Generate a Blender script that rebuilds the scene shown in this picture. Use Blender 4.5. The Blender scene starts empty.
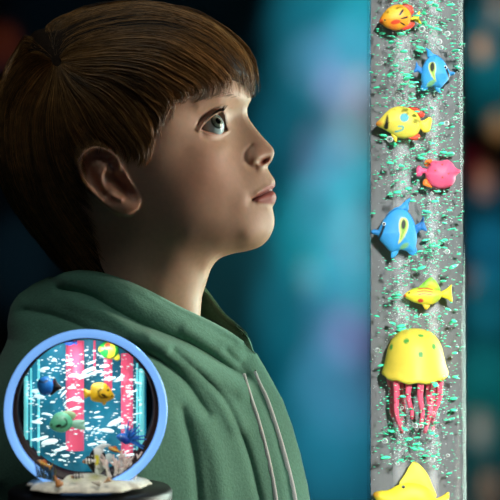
import bpy, bmesh, math, random
import numpy as np
from mathutils import Vector, Matrix, Quaternion
rng = np.random.default_rng(7)
random.seed(7)
SC = bpy.context.scene
COL = SC.collection
S = 0.00078            # metres per unit of the tracing, at the boy's midline
D = 1.30               # camera distance from the boy's midline
Z0 = 1.15              # camera height

# ------------------------------------------------------------------ helpers
def P(px, py, y=0.0):
    f = (D + y) / D * S
    return ((px - 250.0) * f, y, Z0 + (250.0 - py) * f)

def smooth(pts, n=6, closed=True):
    p = np.array(pts, float); m = len(p); out = []
    rngi = range(m) if closed else range(m - 1)
    for i in rngi:
        if closed:
            a, b, c, d = p[(i-1) % m], p[i], p[(i+1) % m], p[(i+2) % m]
        else:
            a, b, c, d = p[max(i-1, 0)], p[i], p[i+1], p[min(i+2, m-1)]
        for k in range(n):
            t = k / n
            out.append(0.5*((2*b) + (c-a)*t + (2*a-5*b+4*c-d)*t*t + (3*b-a-3*c+d)*t**3))
    if not closed: out.append(p[-1])
    return np.array(out)

def resample(pts, n):
    p = np.array(pts, float)
    L = np.concatenate([[0], np.cumsum(np.linalg.norm(np.diff(p, axis=0), axis=1))])
    t = np.linspace(0, L[-1], n)
    return np.stack([np.interp(t, L, p[:, k]) for k in range(p.shape[1])], 1)

def seg_dist(x, y, poly, closed=True):
    """distance of every point to a polyline"""
    x = np.asarray(x, float); y = np.asarray(y, float)
    sh = x.shape; x = x.ravel(); y = y.ravel()
    a = np.array(poly, float)
    b = np.roll(a, -1, axis=0) if closed else a[1:]
    if not closed: a = a[:-1]
    best = np.full(x.shape, 1e18)
    for (ax, ay), (bx, by) in zip(a, b):
        dx, dy = bx-ax, by-ay
        L = dx*dx + dy*dy + 1e-12
        t = np.clip(((x-ax)*dx + (y-ay)*dy) / L, 0, 1)
        d = (x-ax-t*dx)**2 + (y-ay-t*dy)**2
        np.minimum(best, d, out=best)
    return np.sqrt(best).reshape(sh)

def inside(x, y, poly):
    x = np.asarray(x, float); y = np.asarray(y, float)
    r = np.zeros(x.shape, bool)
    a = np.array(poly, float); b = np.roll(a, -1, axis=0)
    for (ax, ay), (bx, by) in zip(a, b):
        if ay == by: continue
        c = ((ay > y) != (by > y)) & (x < (bx-ax)*(y-ay)/(by-ay) + ax)
        r ^= c
    return r

def sdist(x, y, poly):
    """positive inside"""
    d = seg_dist(x, y, poly)
    return np.where(inside(x, y, poly), d, -d)

def sstep(a, b, x):
    t = np.clip((x-a)/(b-a), 0, 1)
    return t*t*(3-2*t)

def ray_radius(poly, C, n):
    th = np.linspace(0, 2*np.pi, n, endpoint=False)
    a = np.array(poly, float) - C; b = np.roll(a, -1, axis=0)
    R = np.zeros(n)
    for (ax, ay), (bx, by) in zip(a, b):
        cx, sy = np.cos(th), np.sin(th)
        den = cx*(by-ay) - sy*(bx-ax)
        den = np.where(np.abs(den) < 1e-9, 1e-9, den)
        t = (ax*(by-ay) - ay*(bx-ax)) / den
        u = np.where(abs(bx-ax) > abs(by-ay), (t*cx-ax)/((bx-ax) or 1e-9), (t*sy-ay)/((by-ay) or 1e-9))
        ok = (t > 0) & (u >= -1e-6) & (u <= 1+1e-6)
        R = np.where(ok & (t > R), t, R)
    return th, R

def polar_points(poly, C, nth, nr, power=2.0):
    th, R = ray_radius(poly, C, nth)
    k = np.linspace(0, 1, nr+1)[1:]
    t = 1-(1-k)**power
    X = C[0] + np.outer(t, R*np.cos(th)); Y = C[1] + np.outer(t, R*np.sin(th))
    return X, Y      # (nr, nth); last ring is the outline

def polar_faces(nr, nth, base=0, center=None, flip=False):
    f = []
    i = np.arange(nth); j = (i+1) % nth
    q = []
    for r in range(nr-1):
        q.append(np.stack([base+r*nth+i, base+r*nth+j, base+(r+1)*nth+j, base+(r+1)*nth+i], 1))
    q = np.concatenate(q) if q else np.zeros((0, 4), int)
    if flip: q = q[:, ::-1]
    f = q.tolist()
    if center is not None:
        for a, b in zip(i.tolist(), j.tolist()):
            f.append((center, base+b, base+a) if not flip else (center, base+a, base+b))
    return f

def link(o, parent=None):
    COL.objects.link(o)
    if parent is not None: o.parent = parent
    return o

def mesh_obj(name, verts, faces, mat, parent=None, colors=None, shade=True, origin=None):
    me = bpy.data.meshes.new(name)
    v = np.asarray(verts, float)
    if parent is not None: v = v - np.array(parent.matrix_world_loc if hasattr(parent, 'matrix_world_loc') else world_loc(parent))
    o = bpy.data.objects.new(name, me)
    me.from_pydata(v.tolist(), [], [tuple(f) for f in faces])
    if shade: me.polygons.foreach_set('use_smooth', [True]*len(me.polygons))
    if colors is not None:
        at = me.color_attributes.new('Col', 'FLOAT_COLOR', 'POINT')
        c = np.ones((len(v), 4)); c[:, :3] = colors
        at.data.foreach_set('color', c.ravel())
    for m in (mat if isinstance(mat, (list, tuple)) else [mat]): me.materials.append(m)
    me.update()
    return link(o, parent)

def world_loc(o):
    p = Vector((0, 0, 0))
    while o is not None:
        p += o.location; o = o.parent
    return tuple(p)

def thing(name, label, cat, loc=(0, 0, 0), group=None):
    o = bpy.data.objects.new(name, None); COL.objects.link(o)
    o.location = loc; o.empty_display_size = 0.02
    o['label'] = label; o['category'] = cat
    if group: o['group'] = group
    return o

def tag(o, label, cat, group=None, kind=None):
    o['label'] = label; o['category'] = cat
    if group: o['group'] = group
    if kind: o['kind'] = kind
    return o

class MB:
    """collects shapes into one mesh"""
    def __init__(s): s.v = []; s.f = []; s.c = []
    def add(s, v, f, c=None):
        b = len(s.v); s.v += [tuple(x) for x in v]; s.f += [tuple(b+i for i in q) for q in f]
        s.c += [tuple(c) if c is not None else (1, 1, 1)]*len(v)
    def tube(s, pts, rad, n=8, c=None, cap=True):
        pts = [Vector(p) for p in pts]; m = len(pts)
        if not hasattr(rad, '__len__'): rad = [rad]*m
        V = []; F = []
        up = None
        for i, p in enumerate(pts):
            t = (pts[min(i+1, m-1)] - pts[max(i-1, 0)]).normalized()
            if up is None: up = t.orthogonal().normalized()
            up = (up - t*up.dot(t))
            up = up.normalized() if up.length > 1e-6 else t.orthogonal().normalized()
            w = t.cross(up)
            for k in range(n):
                a = 2*math.pi*k/n
                V.append(p + (up*math.cos(a) + w*math.sin(a))*rad[i])
        for i in range(m-1):
            for k in range(n):
                F.append((i*n+k, i*n+(k+1) % n, (i+1)*n+(k+1) % n, (i+1)*n+k))
        if cap: F.append(tuple(range(n-1, -1, -1))); F.append(tuple((m-1)*n+k for k in range(n)))
        s.add(V, F, c)
    def ellipsoid(s, cen, r, nu=12, nv=8, c=None, rot=None):
        V = [(0, 0, 1)]
        for j in range(1, nv):
            for i in range(nu):
                a = 2*math.pi*i/nu; b = math.pi*j/nv
                V.append((math.sin(b)*math.cos(a), math.sin(b)*math.sin(a), math.cos(b)))
        V.append((0, 0, -1)); L = len(V)-1
        F = [(0, 1+i, 1+(i+1) % nu) for i in range(nu)]
        for j in range(nv-2):
            for i in range(nu):
                F.append((1+j*nu+i, 1+(j+1)*nu+i, 1+(j+1)*nu+(i+1) % nu, 1+j*nu+(i+1) % nu))
        F += [(L, 1+(nv-2)*nu+(i+1) % nu, 1+(nv-2)*nu+i) for i in range(nu)]
        W = []
        for v in V:
            q = Vector((v[0]*r[0], v[1]*r[1], v[2]*r[2]))
            if rot is not None: q = rot @ q
            W.append(q + Vector(cen))
        s.add(W, F, c)
    def box(s, a, b, c=None):
        x0, y0, z0 = a; x1, y1, z1 = b
        V = [(x0,y0,z0),(x1,y0,z0),(x1,y1,z0),(x0,y1,z0),(x0,y0,z1),(x1,y0,z1),(x1,y1,z1),(x0,y1,z1)]
        s.add(V, [(0,3,2,1),(4,5,6,7),(0,1,5,4),(1,2,6,5),(2,3,7,6),(3,0,4,7)], c)
    def lathe(s, cen, prof, n=64, axis='Z', sx=1, sy=1, c=None):
        """prof: (radius, height) pairs"""
        V = []; F = []
        for r, h in prof:
            for k in range(n):
                a = 2*math.pi*k/n
                x, y = r*math.cos(a)*sx, r*math.sin(a)*sy
                V.append((cen[0]+x, cen[1]+y, cen[2]+h) if axis == 'Z' else (cen[0]+x, cen[1]+h, cen[2]+y))
        for i in range(len(prof)-1):
            for k in range(n):
                F.append((i*n+k, i*n+(k+1) % n, (i+1)*n+(k+1) % n, (i+1)*n+k))
        s.add(V, F, c)
    def build(s, name, mat, parent=None, shade=True, col=False):
        o = mesh_obj(name, s.v, s.f, mat, parent, np.array(s.c) if col else None, shade)
        bm = bmesh.new(); bm.from_mesh(o.data); bmesh.ops.recalc_face_normals(bm, faces=bm.faces); bm.to_mesh(o.data); bm.free()
        return o

# ------------------------------------------------------------------ materials
def srgb(r, g, b):
    f = lambda v: (v/255/12.92) if v/255 <= 0.04045 else ((v/255+0.055)/1.055)**2.4
    return (f(r), f(g), f(b))

def mat_new(name):
    m = bpy.data.materials.new(name); m.use_nodes = True
    nt = m.node_tree; b = nt.nodes['Principled BSDF']
    return m, nt, b

def mat(name, col, rough=0.5, noise=0.0, scale=30.0, bump=0.0, emit=0.0, emit_col=None, spec=0.5, metal=0.0, coat=0.0, stretch=None, attr=False, sss=0.0, sss_r=(1, .3, .15), sss_s=0.004, sheen=0.0):
    m, nt, b = mat_new(name)
    b.inputs['Roughness'].default_value = rough
    b.inputs['Metallic'].default_value = metal
    b.inputs['Specular IOR Level'].default_value = spec
    b.inputs['Coat Weight'].default_value = coat
    b.inputs['Coat Roughness'].default_value = 0.08
    b.inputs['Sheen Weight'].default_value = sheen
    if sss:
        b.inputs['Subsurface Weight'].default_value = sss
        b.inputs['Subsurface Radius'].default_value = sss_r
        b.inputs['Subsurface Scale'].default_value = sss_s
    tc = nt.nodes.new('ShaderNodeTexCoord')
    mp = nt.nodes.new('ShaderNodeMapping'); nt.links.new(tc.outputs['Object'], mp.inputs['Vector'])
    if stretch: mp.inputs['Scale'].default_value = stretch
    nz = nt.nodes.new('ShaderNodeTexNoise'); nz.inputs['Scale'].default_value = scale; nz.inputs['Detail'].default_value = 4
    nt.links.new(mp.outputs['Vector'], nz.inputs['Vector'])
    mr = nt.nodes.new('ShaderNodeMapRange')
    mr.inputs['From Min'].default_value = 0.3; mr.inputs['From Max'].default_value = 0.7
    mr.inputs['To Min'].default_value = 1-noise; mr.inputs['To Max'].default_value = 1+noise
    nt.links.new(nz.outputs['Fac'], mr.inputs['Value'])
    mx = nt.nodes.new('ShaderNodeVectorMath'); mx.operation = 'SCALE'
    if attr:
        at = nt.nodes.new('ShaderNodeAttribute'); at.attribute_name = 'Col'
        nt.links.new(at.outputs['Color'], mx.inputs[0])
    else:
        mx.inputs[0].default_value = col
    nt.links.new(mr.outputs['Result'], mx.inputs['Scale'])
    nt.links.new(mx.outputs['Vector'], b.inputs['Base Color'])
    if bump:
        bp = nt.nodes.new('ShaderNodeBump'); bp.inputs['Strength'].default_value = bump; bp.inputs['Distance'].default_value = 0.001
        nt.links.new(nz.outputs['Fac'], bp.inputs['Height']); nt.links.new(bp.outputs['Normal'], b.inputs['Normal'])
    if emit:
        b.inputs['Emission Strength'].default_value = emit
        if emit_col is not None: b.inputs['Emission Color'].default_value = (*emit_col, 1)
        else: nt.links.new(mx.outputs['Vector'], b.inputs['Emission Color'])
    return m

def mat_clear(name, tint=(1, 1, 1), ior=1.4, rough=0.04, rim=None, rim_pow=0.35, haze=0.0, haze_col=(.8, .8, .8)):
    """thin clear plastic or a bubble: clear face on, glossier at a glancing angle"""
    m, nt, b = mat_new(name); nt.nodes.remove(b)
    out = nt.nodes['Material Output']
    tr = nt.nodes.new('ShaderNodeBsdfTransparent'); tr.inputs['Color'].default_value = (*tint, 1)
    gl = nt.nodes.new('ShaderNodeBsdfGlossy'); gl.inputs['Roughness'].default_value = rough
    lf = nt.nodes.new('ShaderNodeLayerWeight'); lf.inputs['Blend'].default_value = 0.5
    pw = nt.nodes.new('ShaderNodeMath'); pw.operation = 'POWER'; pw.inputs[1].default_value = 4.0
    fr = nt.nodes.new('ShaderNodeMapRange'); fr.inputs['To Min'].default_value = ((ior-1)/(ior+1))**2; fr.inputs['To Max'].default_value = min(1.0, (ior-1)*1.6)
    nt.links.new(lf.outputs['Facing'], pw.inputs[0]); nt.links.new(pw.outputs[0], fr.inputs['Value'])
    mx = nt.nodes.new('ShaderNodeMixShader')
    nt.links.new(fr.outputs['Result'], mx.inputs['Fac']); nt.links.new(tr.outputs[0], mx.inputs[1]); nt.links.new(gl.outputs[0], mx.inputs[2])
    last = mx
    if rim or haze:
        df = nt.nodes.new('ShaderNodeBsdfDiffuse'); df.inputs['Color'].default_value = (*(rim or haze_col), 1)
        m2 = nt.nodes.new('ShaderNodeMixShader')
        if rim:
            lw = nt.nodes.new('ShaderNodeLayerWeight'); lw.inputs['Blend'].default_value = rim_pow
            nt.links.new(lw.outputs['Facing'], m2.inputs['Fac'])
        else:
            nz = nt.nodes.new('ShaderNodeTexNoise'); nz.inputs['Scale'].default_value = 60
            tc = nt.nodes.new('ShaderNodeTexCoord'); nt.links.new(tc.outputs['Object'], nz.inputs['Vector'])
            ma = nt.nodes.new('ShaderNodeMath'); ma.operation = 'MULTIPLY'; ma.inputs[1].default_value = haze*2
            nt.links.new(nz.outputs['Fac'], ma.inputs[0]); nt.links.new(ma.outputs[0], m2.inputs['Fac'])
        nt.links.new(mx.outputs[0], m2.inputs[1]); nt.links.new(df.outputs[0], m2.inputs[2]); last = m2
    nt.links.new(last.outputs[0], out.inputs['Surface'])
    return m

M = {}
M['skin'] = mat('skin', (1, 1, 1), 0.48, 0.05, 220, 0.06, attr=True, sss=0.25, sss_s=0.003, spec=0.35)
M['hair'] = mat('brown_hair', srgb(104, 70, 38), 0.42, 0.45, 90, 0.0, spec=0.4)
M['locks'] = mat('hair_strands', (1, 1, 1), 0.38, 0.25, 120, 0.0, spec=0.5, attr=True)
M['scalp'] = mat('hair_undercoat', srgb(44, 30, 20), 0.6, 0.4, 400, 0.5, spec=0.2)
M['lash'] = mat('lash_hair', srgb(24, 15, 12), 0.5, 0.1, 50)
M['eye'] = mat('eye', (1, 1, 1), 0.06, 0.02, 300, attr=True, coat=0.0, spec=.5, sss=.6, sss_r=(1, 1, 1), sss_s=.006)
M['hoodie'] = mat('green_sweatshirt_fleece', srgb(112, 166, 142), 0.9, 0.12, 500, 0.35, spec=0.15, sheen=0.25)
M['cord'] = mat('white_cotton_cord', srgb(232, 236, 232), 0.8, 0.1, 900, 0.3)
M['denim'] = mat('dark_trouser_cloth', srgb(30, 36, 48), 0.9, 0.2, 400, 0.2)
M['rubber'] = mat('shoe_rubber', srgb(60, 60, 64), 0.6, 0.1, 100)
M['paint'] = mat('painted_plastic', (1, 1, 1), 0.5, 0.05, 150, 0.05, attr=True, spec=.35)
M['paint2'] = mat('glossy_painted_resin', (1, 1, 1), 0.35, 0.05, 300, 0.05, attr=True, coat=0.2)
M['lining'] = mat('even_grey_board', srgb(112, 113, 113), 0.75, 0.10, 260, 0.1, stretch=(1, 1, 0.25))
M['tube'] = mat_clear('clear_acrylic', (.97, .98, .98), 1.13, 0.12)
M['plume'] = mat_clear('bubble_streak_haze', haze=0.07, haze_col=(.93, .93, .95), ior=1.02)
M['bub_green'] = mat('bubble_green_glint', srgb(84, 250, 192), 0.2, 0.2, 90, coat=1.0)  # green light glints of the bubbles put into the base colour
M['bub_white'] = mat('bubble_skin_white', srgb(235, 246, 242), 0.15, 0.1, 90, coat=1.0)
M['bub_clear'] = mat_clear('bubble_skin_clear', ior=1.33, rim=(.93, .98, .96), rim_pow=0.42)  # pale rim is the edge reflection, put in as diffuse colour
M['maroon'] = mat('black_plastic_red_glow', srgb(34, 9, 12), 0.5, 0.15, 80)  # red glow on the black housing, put into the colour
M['black'] = mat('black_plastic', srgb(16, 16, 18), 0.45, 0.15, 80)
M['blue_rim'] = mat('light_blue_ring_glow', srgb(122, 178, 248), 0.45, 0.03, 60, emit=0.9)  # emission added to brighten the ring, which is no lamp
M['wall'] = mat('matt_wall_paint', (.30, .31, .32), 0.95, 0.05, 4, spec=0.1)
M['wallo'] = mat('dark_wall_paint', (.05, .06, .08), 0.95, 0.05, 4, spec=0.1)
M['floor'] = mat('dark_carpet', (.03, .035, .045), 0.95, 0.3, 120, 0.3, spec=0.1)

# ------------------------------------------------------------------ scalar fields on a grid
GX0, GY0, GW, GH = -30, -30, 340, 400
gx, gy = np.meshgrid(np.arange(GW)+GX0, np.arange(GH)+GY0)
def poisson(poly, it=2600):
    m = inside(gx, gy, poly)
    u = np.zeros(gx.shape); d = seg_dist(gx, gy, poly)
    u[m] = 30*np.minimum(d[m], 60)
    for k in range(it):
        a = 0.25*(np.roll(u, 1, 0)+np.roll(u, -1, 0)+np.roll(u, 1, 1)+np.roll(u, -1, 1)+1.0)
        u = np.where(m, u + 1.0*(a-u), 0)
    return u, m
def bil(g, x, y):
    fx = np.clip(x-GX0, 0, GW-1.001); fy = np.clip(y-GY0, 0, GH-1.001)
    i = fx.astype(int); j = fy.astype(int); a = fx-i; b = fy-j
    return (g[j, i]*(1-a)+g[j, i+1]*a)*(1-b) + (g[j+1, i]*(1-a)+g[j+1, i+1]*a)*b
def gblur(g, sig):
    n = int(sig*3)+1; k = np.exp(-0.5*(np.arange(-n, n+1)/sig)**2); k /= k.sum()
    for ax in (0, 1):
        p = np.pad(g, [(n, n) if a == ax else (0, 0) for a in (0, 1)], 'edge')
        g = sum(k[i]*(p[i:i+g.shape[0], :] if ax == 0 else p[:, i:i+g.shape[1]]) for i in range(2*n+1))
    return g
def rbf(cx, cy, val, lam=0.0):
    n = len(cx)
    r = np.hypot(cx[:, None]-cx[None], cy[:, None]-cy[None])
    A = np.zeros((n+1, n+1)); A[:n, :n] = -r - lam*np.eye(n)*-1; A[:n, n] = 1; A[n, :n] = 1
    w = np.linalg.solve(A, np.concatenate([val, [0]]))
    def f(x, y):
        out = np.full(np.shape(x), w[n])
        for i in range(n): out = out - w[i]*np.hypot(x-cx[i], y-cy[i])
        return out
    return f

def u_at(u, X, Y, poly, C):
    """field with a clean linear approach to the outline"""
    d = seg_dist(X, Y, poly)
    far = np.maximum(np.hypot(X-C[0], Y-C[1]), 1e-6)
    need = np.clip(5.0-d, 0, 5)
    k = np.clip(1 - need*1.15/far, 0, 1)
    X2 = C[0]+(X-C[0])*k; Y2 = C[1]+(Y-C[1])*k
    d2 = np.maximum(seg_dist(X2, Y2, poly), 1.0)
    return np.where(d < 5, bil(u, X2, Y2)*d/d2, bil(u, X, Y))

# ------------------------------------------------------------------ the boy: head
C_H = np.array([165.0, 150.0])
FACE = [(251,98),(249.3,103),(247.3,109),(248.3,117),(254,126),(262,136),(270,144.5),(273.8,150),(274,155.5),(271.3,161.5),(268,166),
        (268.3,169.5),(271.5,175),(274.8,180.5),(274.8,186),(272.2,190.2),(275,193),(276.4,197.5),(275,202.5),(272.7,207.3),(273.3,212),(274.5,219),
        (273.6,228),(269,238),(261,246),(249,250.5),(232,254),(219,259),(211,269),(206,284),(202,297),(200.5,314),(199.5,330),(194,346)]
SKULL = [(160,347),(100,347),(72,335),(70,290),(63,262),(50,240),(32,215),(17,185),(10,150),(9,115),(15,85),(31,58),(56,38),(86,24),(120,17),(155,16),
         (188,23),(213,34),(231,50),(242,68),(247,85)]
HEAD = smooth(FACE+SKULL, 5)
HAIRSIL = [(100,347),(72,335),(67,290),(55,260),(38,237),(20,221),(0,193),(-9,160),(-10,120),(-8,90),(2,66),(17,56),(21,42),(29,28),(42,24),(57,20),(84,10),(110,5),(134,2),
           (152,3),(180,9),(208,19),(228,34),(242,46),(250,59),(254.6,73),(256.5,87),(256,96),(253,100)]
HAIRFULL = smooth(FACE[2:]+[(160,347)]+HAIRSIL, 5)

uH, mH = poisson(HEAD)
ctrl = np.array([
 (130,60,80),(90,80,82),(60,90,72),(130,110,84),(170,80,78),(200,70,64),(225,70,46),(240,78,26),(170,40,60),(110,40,64),(60,140,74),(100,140,81),(60,190,58),
 (95,205,66),(125,175,80),(210,95,60),(230,95,44),(243,98,24),(190,105,70),(222,104,49),(200,118,58),(235,118,17),(242,112,9),(229,124,25),(231,106,34),
 (185,150,68),(208,150,57),(224,148,43),(238,148,24),(245,135,13),(250,132,8.5),(256,140,9.5),(262,148,11),(266,152,9.5),(252,158,18),(262,160,12.5),(240,163,28),(248,172,25),
 (258,178,20),(266,181,13.5),(252,190,27),(254,200,26),(268,199,12.5),(262,210,20),(262,228,22),(250,238,31),(269,222,12.5),(225,185,47),(205,180,60),(230,210,43),(212,215,53),
 (240,190,36),(237,235,37),(222,246,36),(180,210,65),(160,225,63),(190,235,56),(150,200,71),(140,240,57),(180,262,46),(150,270,50),(200,268,27),(195,290,26),(120,262,54),
 (165,295,47),(130,300,52),(90,250,46),(170,120,80),(160,160,78),(205,240,48),(215,228,50)], float)
uc = u_at(uH, ctrl[:, 0], ctrl[:, 1], HEAD, C_H)
qf = rbf(ctrl[:, 0], ctrl[:, 1], np.log(ctrl[:, 2]**2/np.maximum(uc, 1)), 0.6)
qg = gblur(qf(gx, gy), 3.0)

EYE = smooth([(200.5,129),(206,122.8),(212,117),(217,113.6),(221.6,111.8),(224.3,116),(225.6,123),(227.5,130),(223,132.0),(217,132.6),(208,131.8)], 4)
EAR = smooth([(75,166),(78,156),(86,148),(96,144.4),(106,147),(114,152),(121,158),(126,169),(132,181),(139,193),(142,202),(139,210),(130,215.6),(118,214.5),(106,207.5),(90,194),(79,180)], 4)
def ridge(X, Y, pl, sig, amp):
    pl = smooth(pl, 5, False)
    return amp*np.exp(-0.5*(seg_dist(X, Y, pl, False)/sig)**2)
def blob(X, Y, c, sx, sy, amp, rot=0.0):
    a = math.radians(rot); dx = X-c[0]; dy = Y-c[1]
    u = dx*math.cos(a)+dy*math.sin(a); v = -dx*math.sin(a)+dy*math.cos(a)
    return amp*np.exp(-0.5*((u/sx)**2+(v/sy)**2))
EYE_C = (210.5, 126.6, 35.5); EYE_R = 14.0
def head_h(X, Y):
    u = u_at(uH, X, Y, HEAD, C_H)
    base = np.sqrt(np.exp(bil(qg, X, Y))*np.maximum(u, 0))
    edge = sstep(0.0, 5.0, seg_dist(X, Y, HEAD))
    a = np.zeros(X.shape)
    # brow, socket, lids
    a += ridge(X, Y, [(200,105),(212,100),(224,98),(236,97)], 5, 2.2)
    a += blob(X, Y, (229,113), 5, 7, -3.0)
    a += blob(X, Y, (215,136), 9, 3.5, 1.2)
    a += ridge(X, Y, [(199,130),(205,121),(211,115.2),(217,111.6),(223,109.8)], 1.5, 2.6)
    a += ridge(X, Y, [(198,125),(204,116.5),(210.5,110.6),(217,107.4),(223,106.2)], 1.3, -1.5)
    a += ridge(X, Y, [(202,129.5),(208,133.6),(217,134.6),(224,133.6),(228,131)], 1.2, 1.5)
    a += ridge(X, Y, [(203,137),(212,140.5),(222,140)], 1.8, -0.7)
    # nose
    a += blob(X, Y, (257,157.5), 6.0, 6.0, 4.6)
    a += ridge(X, Y, [(252,147),(247.5,152),(246.5,159),(249.5,165.5),(255,168)], 2.5, -2.5)
    a += blob(X, Y, (263.8,161.2), 4.0, 2.0, -8.5, -24)
    a += ridge(X, Y, [(258,164.8),(264,165.2),(268,163)], 1.2, 1.4)
    # lips
    a += ridge(X, Y, [(273,190.4),(266,192.6),(259,196.2),(252.5,199.8)], 1.15, -3.6)
    a += ridge(X, Y, [(273,186),(266,187.6),(258,193)], 2.2, 1.5)
    a += ridge(X, Y, [(274,197),(267,198),(259,200.2)], 2.3, 2.0)
    a += ridge(X, Y, [(272,206.5),(264,206.5),(256,204)], 2.4, -1.2)
    a += blob(X, Y, (250,200.5), 2.6, 4, -1.3)
    a += blob(X, Y, (243,199), 4.5, 9, 0.5)
    # cheek and jaw modelling
    a += blob(X, Y, (222,168), 16, 14, 2.0)
    a += ridge(X, Y, [(240,170),(244,182),(247,192)], 4.0, -0.4)
    h = base + a*edge
    # the eye opening is carved in so that the ball shows in it
    se = sdist(X, Y, EYE)
    h = h - 12.0*sstep(-0.3, 1.4, se)*edge
    # ear
    near = (X > 60) & (X < 155) & (Y > 130) & (Y < 230)
    e = np.zeros(X.shape)
    x = X[near]; y = Y[near]
    s = sdist(x, y, EAR)
    fx, fy = 124.0, 160.0; dx, dy = 0.385, 0.923
    off = -((x-fx)*dy - (y-fy)*dx)*1.0
    lift = 2.0 + 15.0*np.clip(off/44, 0, 1)**0.9
    lift += 3.0*sstep(195, 210, y)
    v = lift*sstep(-1.2, 2.6, s)
    k = sstep(0.0, 3.0, s)
    v += k*ridge(x, y, [(121,159),(113,153.5),(104,149.5),(95,148.5),(86,152.5),(80,160),(79.5,168),(83,180),(92,191),(101,199.5)], 2.6, 3.6)
    v += k*ridge(x, y, [(104,157),(95,157),(88.5,164),(90,174),(97,185),(105,193)], 3.4, -4.2)
    v += k*ridge(x, y, [(107,165),(101.5,173),(101,182),(105,190),(113,196),(121,199)], 1.9, 2.4)
    v += k*ridge(x, y, [(110,158),(108,163),(112,168)], 2.4, -5.5)
    v += k*blob(x, y, (123,186), 10, 5.0, -10, 50)
    v += k*blob(x, y, (113,179), 5, 6, -5.0, 30)
    v += k*ridge(x, y, [(116,160),(119,166),(118,171)], 2.2, 2.4)
    v += k*ridge(x, y, [(127,176),(133,184)], 2.4, 3.0)
    v += k*blob(x, y, (130,206), 9, 7, 1.6)
    e[near] = v
    h = h + e
    # crease behind the ear
    return np.maximum(h, 0)

def lerp(c1, c2, t): return c1*(1-t[..., None]) + np.array(c2)*t[..., None]
def head_color(X, Y):
    c = np.ones(X.shape+(3,))*np.array(srgb(222, 178, 150))
    c = lerp(c, srgb(214, 150, 124), np.clip(blob(X, Y, (205,175), 26, 20, 0.55), 0, 1))
    c = lerp(c, srgb(206, 140, 112), np.clip(blob(X, Y, (264,154), 9, 8, 0.5), 0, 1))
    c = lerp(c, srgb(205, 136, 108), 0.55*sstep(-1, 2, sdist(X, Y, EAR)))
    c = lerp(c, srgb(150, 58, 40), np.clip(blob(X, Y, (264,161.3), 3.4, 2.0, 0.9, -24), 0, 1))
    LIP = smooth([(276,183),(270,184.5),(263,189),(253,199),(257,202.5),(266,204),(277,203.5),(279,194)], 4)
    c = lerp(c, srgb(190, 98, 92), 0.85*sstep(-1.0, 1.6, sdist(X, Y, LIP)))
    c = lerp(c, srgb(110, 40, 38), np.clip(ridge(X, Y, [(273,190.4),(266,192.6),(259,196.2),(253,199.6)], 0.9, 0.8), 0, 1))
    c = lerp(c, srgb(96, 58, 42), np.clip(ridge(X, Y, [(200,129.5),(205.5,122),(211.5,116),(217,112.6),(222.5,110.8)], 1.0, 0.6), 0, 1))
    c = lerp(c, srgb(176, 110, 96), np.clip(ridge(X, Y, [(201,128.5),(208,133.0),(217,133.8),(224,133)], 1.1, 0.6), 0, 1))
    c = lerp(c, srgb(96, 50, 38), np.clip(ridge(X, Y, [(222.5,110.6),(225,116),(226.2,123)], 1.0, 0.8), 0, 1))
    c = lerp(c, srgb(120, 60, 50), np.clip(blob(X, Y, (226.8,130), 1.6, 1.6, 0.8), 0, 1))
    return c

NTH, NR, NR2 = 840, 190, 60
X, Y = polar_points(HEAD, C_H, NTH, NR, 1.7)
H = head_h(X, Y); H[-1] = 0
X2, Y2 = polar_points(HEAD, C_H, NTH, NR2, 1.7)
H2 = head_h(X2, Y2)
def wpos(px, py, h, side=-1):
    f = (D - h*S)/D*S
    return np.stack([(px-250)*f, side*h*S, Z0+(250-py)*f], -1)
V = [wpos(X, Y, H).reshape(-1, 3)]
Cc = [head_color(X, Y).reshape(-1, 3)]
nb = NR*NTH
V.append(wpos(X2[:-1], Y2[:-1], H2[:-1], 1).reshape(-1, 3)); Cc.append(head_color(X2[:-1], Y2[:-1]).reshape(-1, 3))
c1 = nb+(NR2-1)*NTH; c2 = c1+1
hc = head_h(np.array([C_H[0]]), np.array([C_H[1]]))
V.append(wpos(C_H[0:1], C_H[1:2], hc)); V.append(wpos(C_H[0:1], C_H[1:2], hc, 1)); Cc.append(np.tile(head_color(C_H[0:1], C_H[1:2]), (2, 1)))
F = polar_faces(NR, NTH, 0, c1, True)
F += polar_faces(NR2-1, NTH, nb, c2, False)
i = np.arange(NTH); j = (i+1) % NTH
F += np.stack([nb+(NR2-2)*NTH+i, nb+(NR2-2)*NTH+j, (NR-1)*NTH+j, (NR-1)*NTH+i], 1).tolist()
boy = thing('person', 'young boy in a green hoodie gazing up and sideways at the tall bubble tube', 'person', (-0.09, 0, 0))
mesh_obj('body', np.concatenate(V), F, M['skin'], boy, np.concatenate(Cc))

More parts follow.
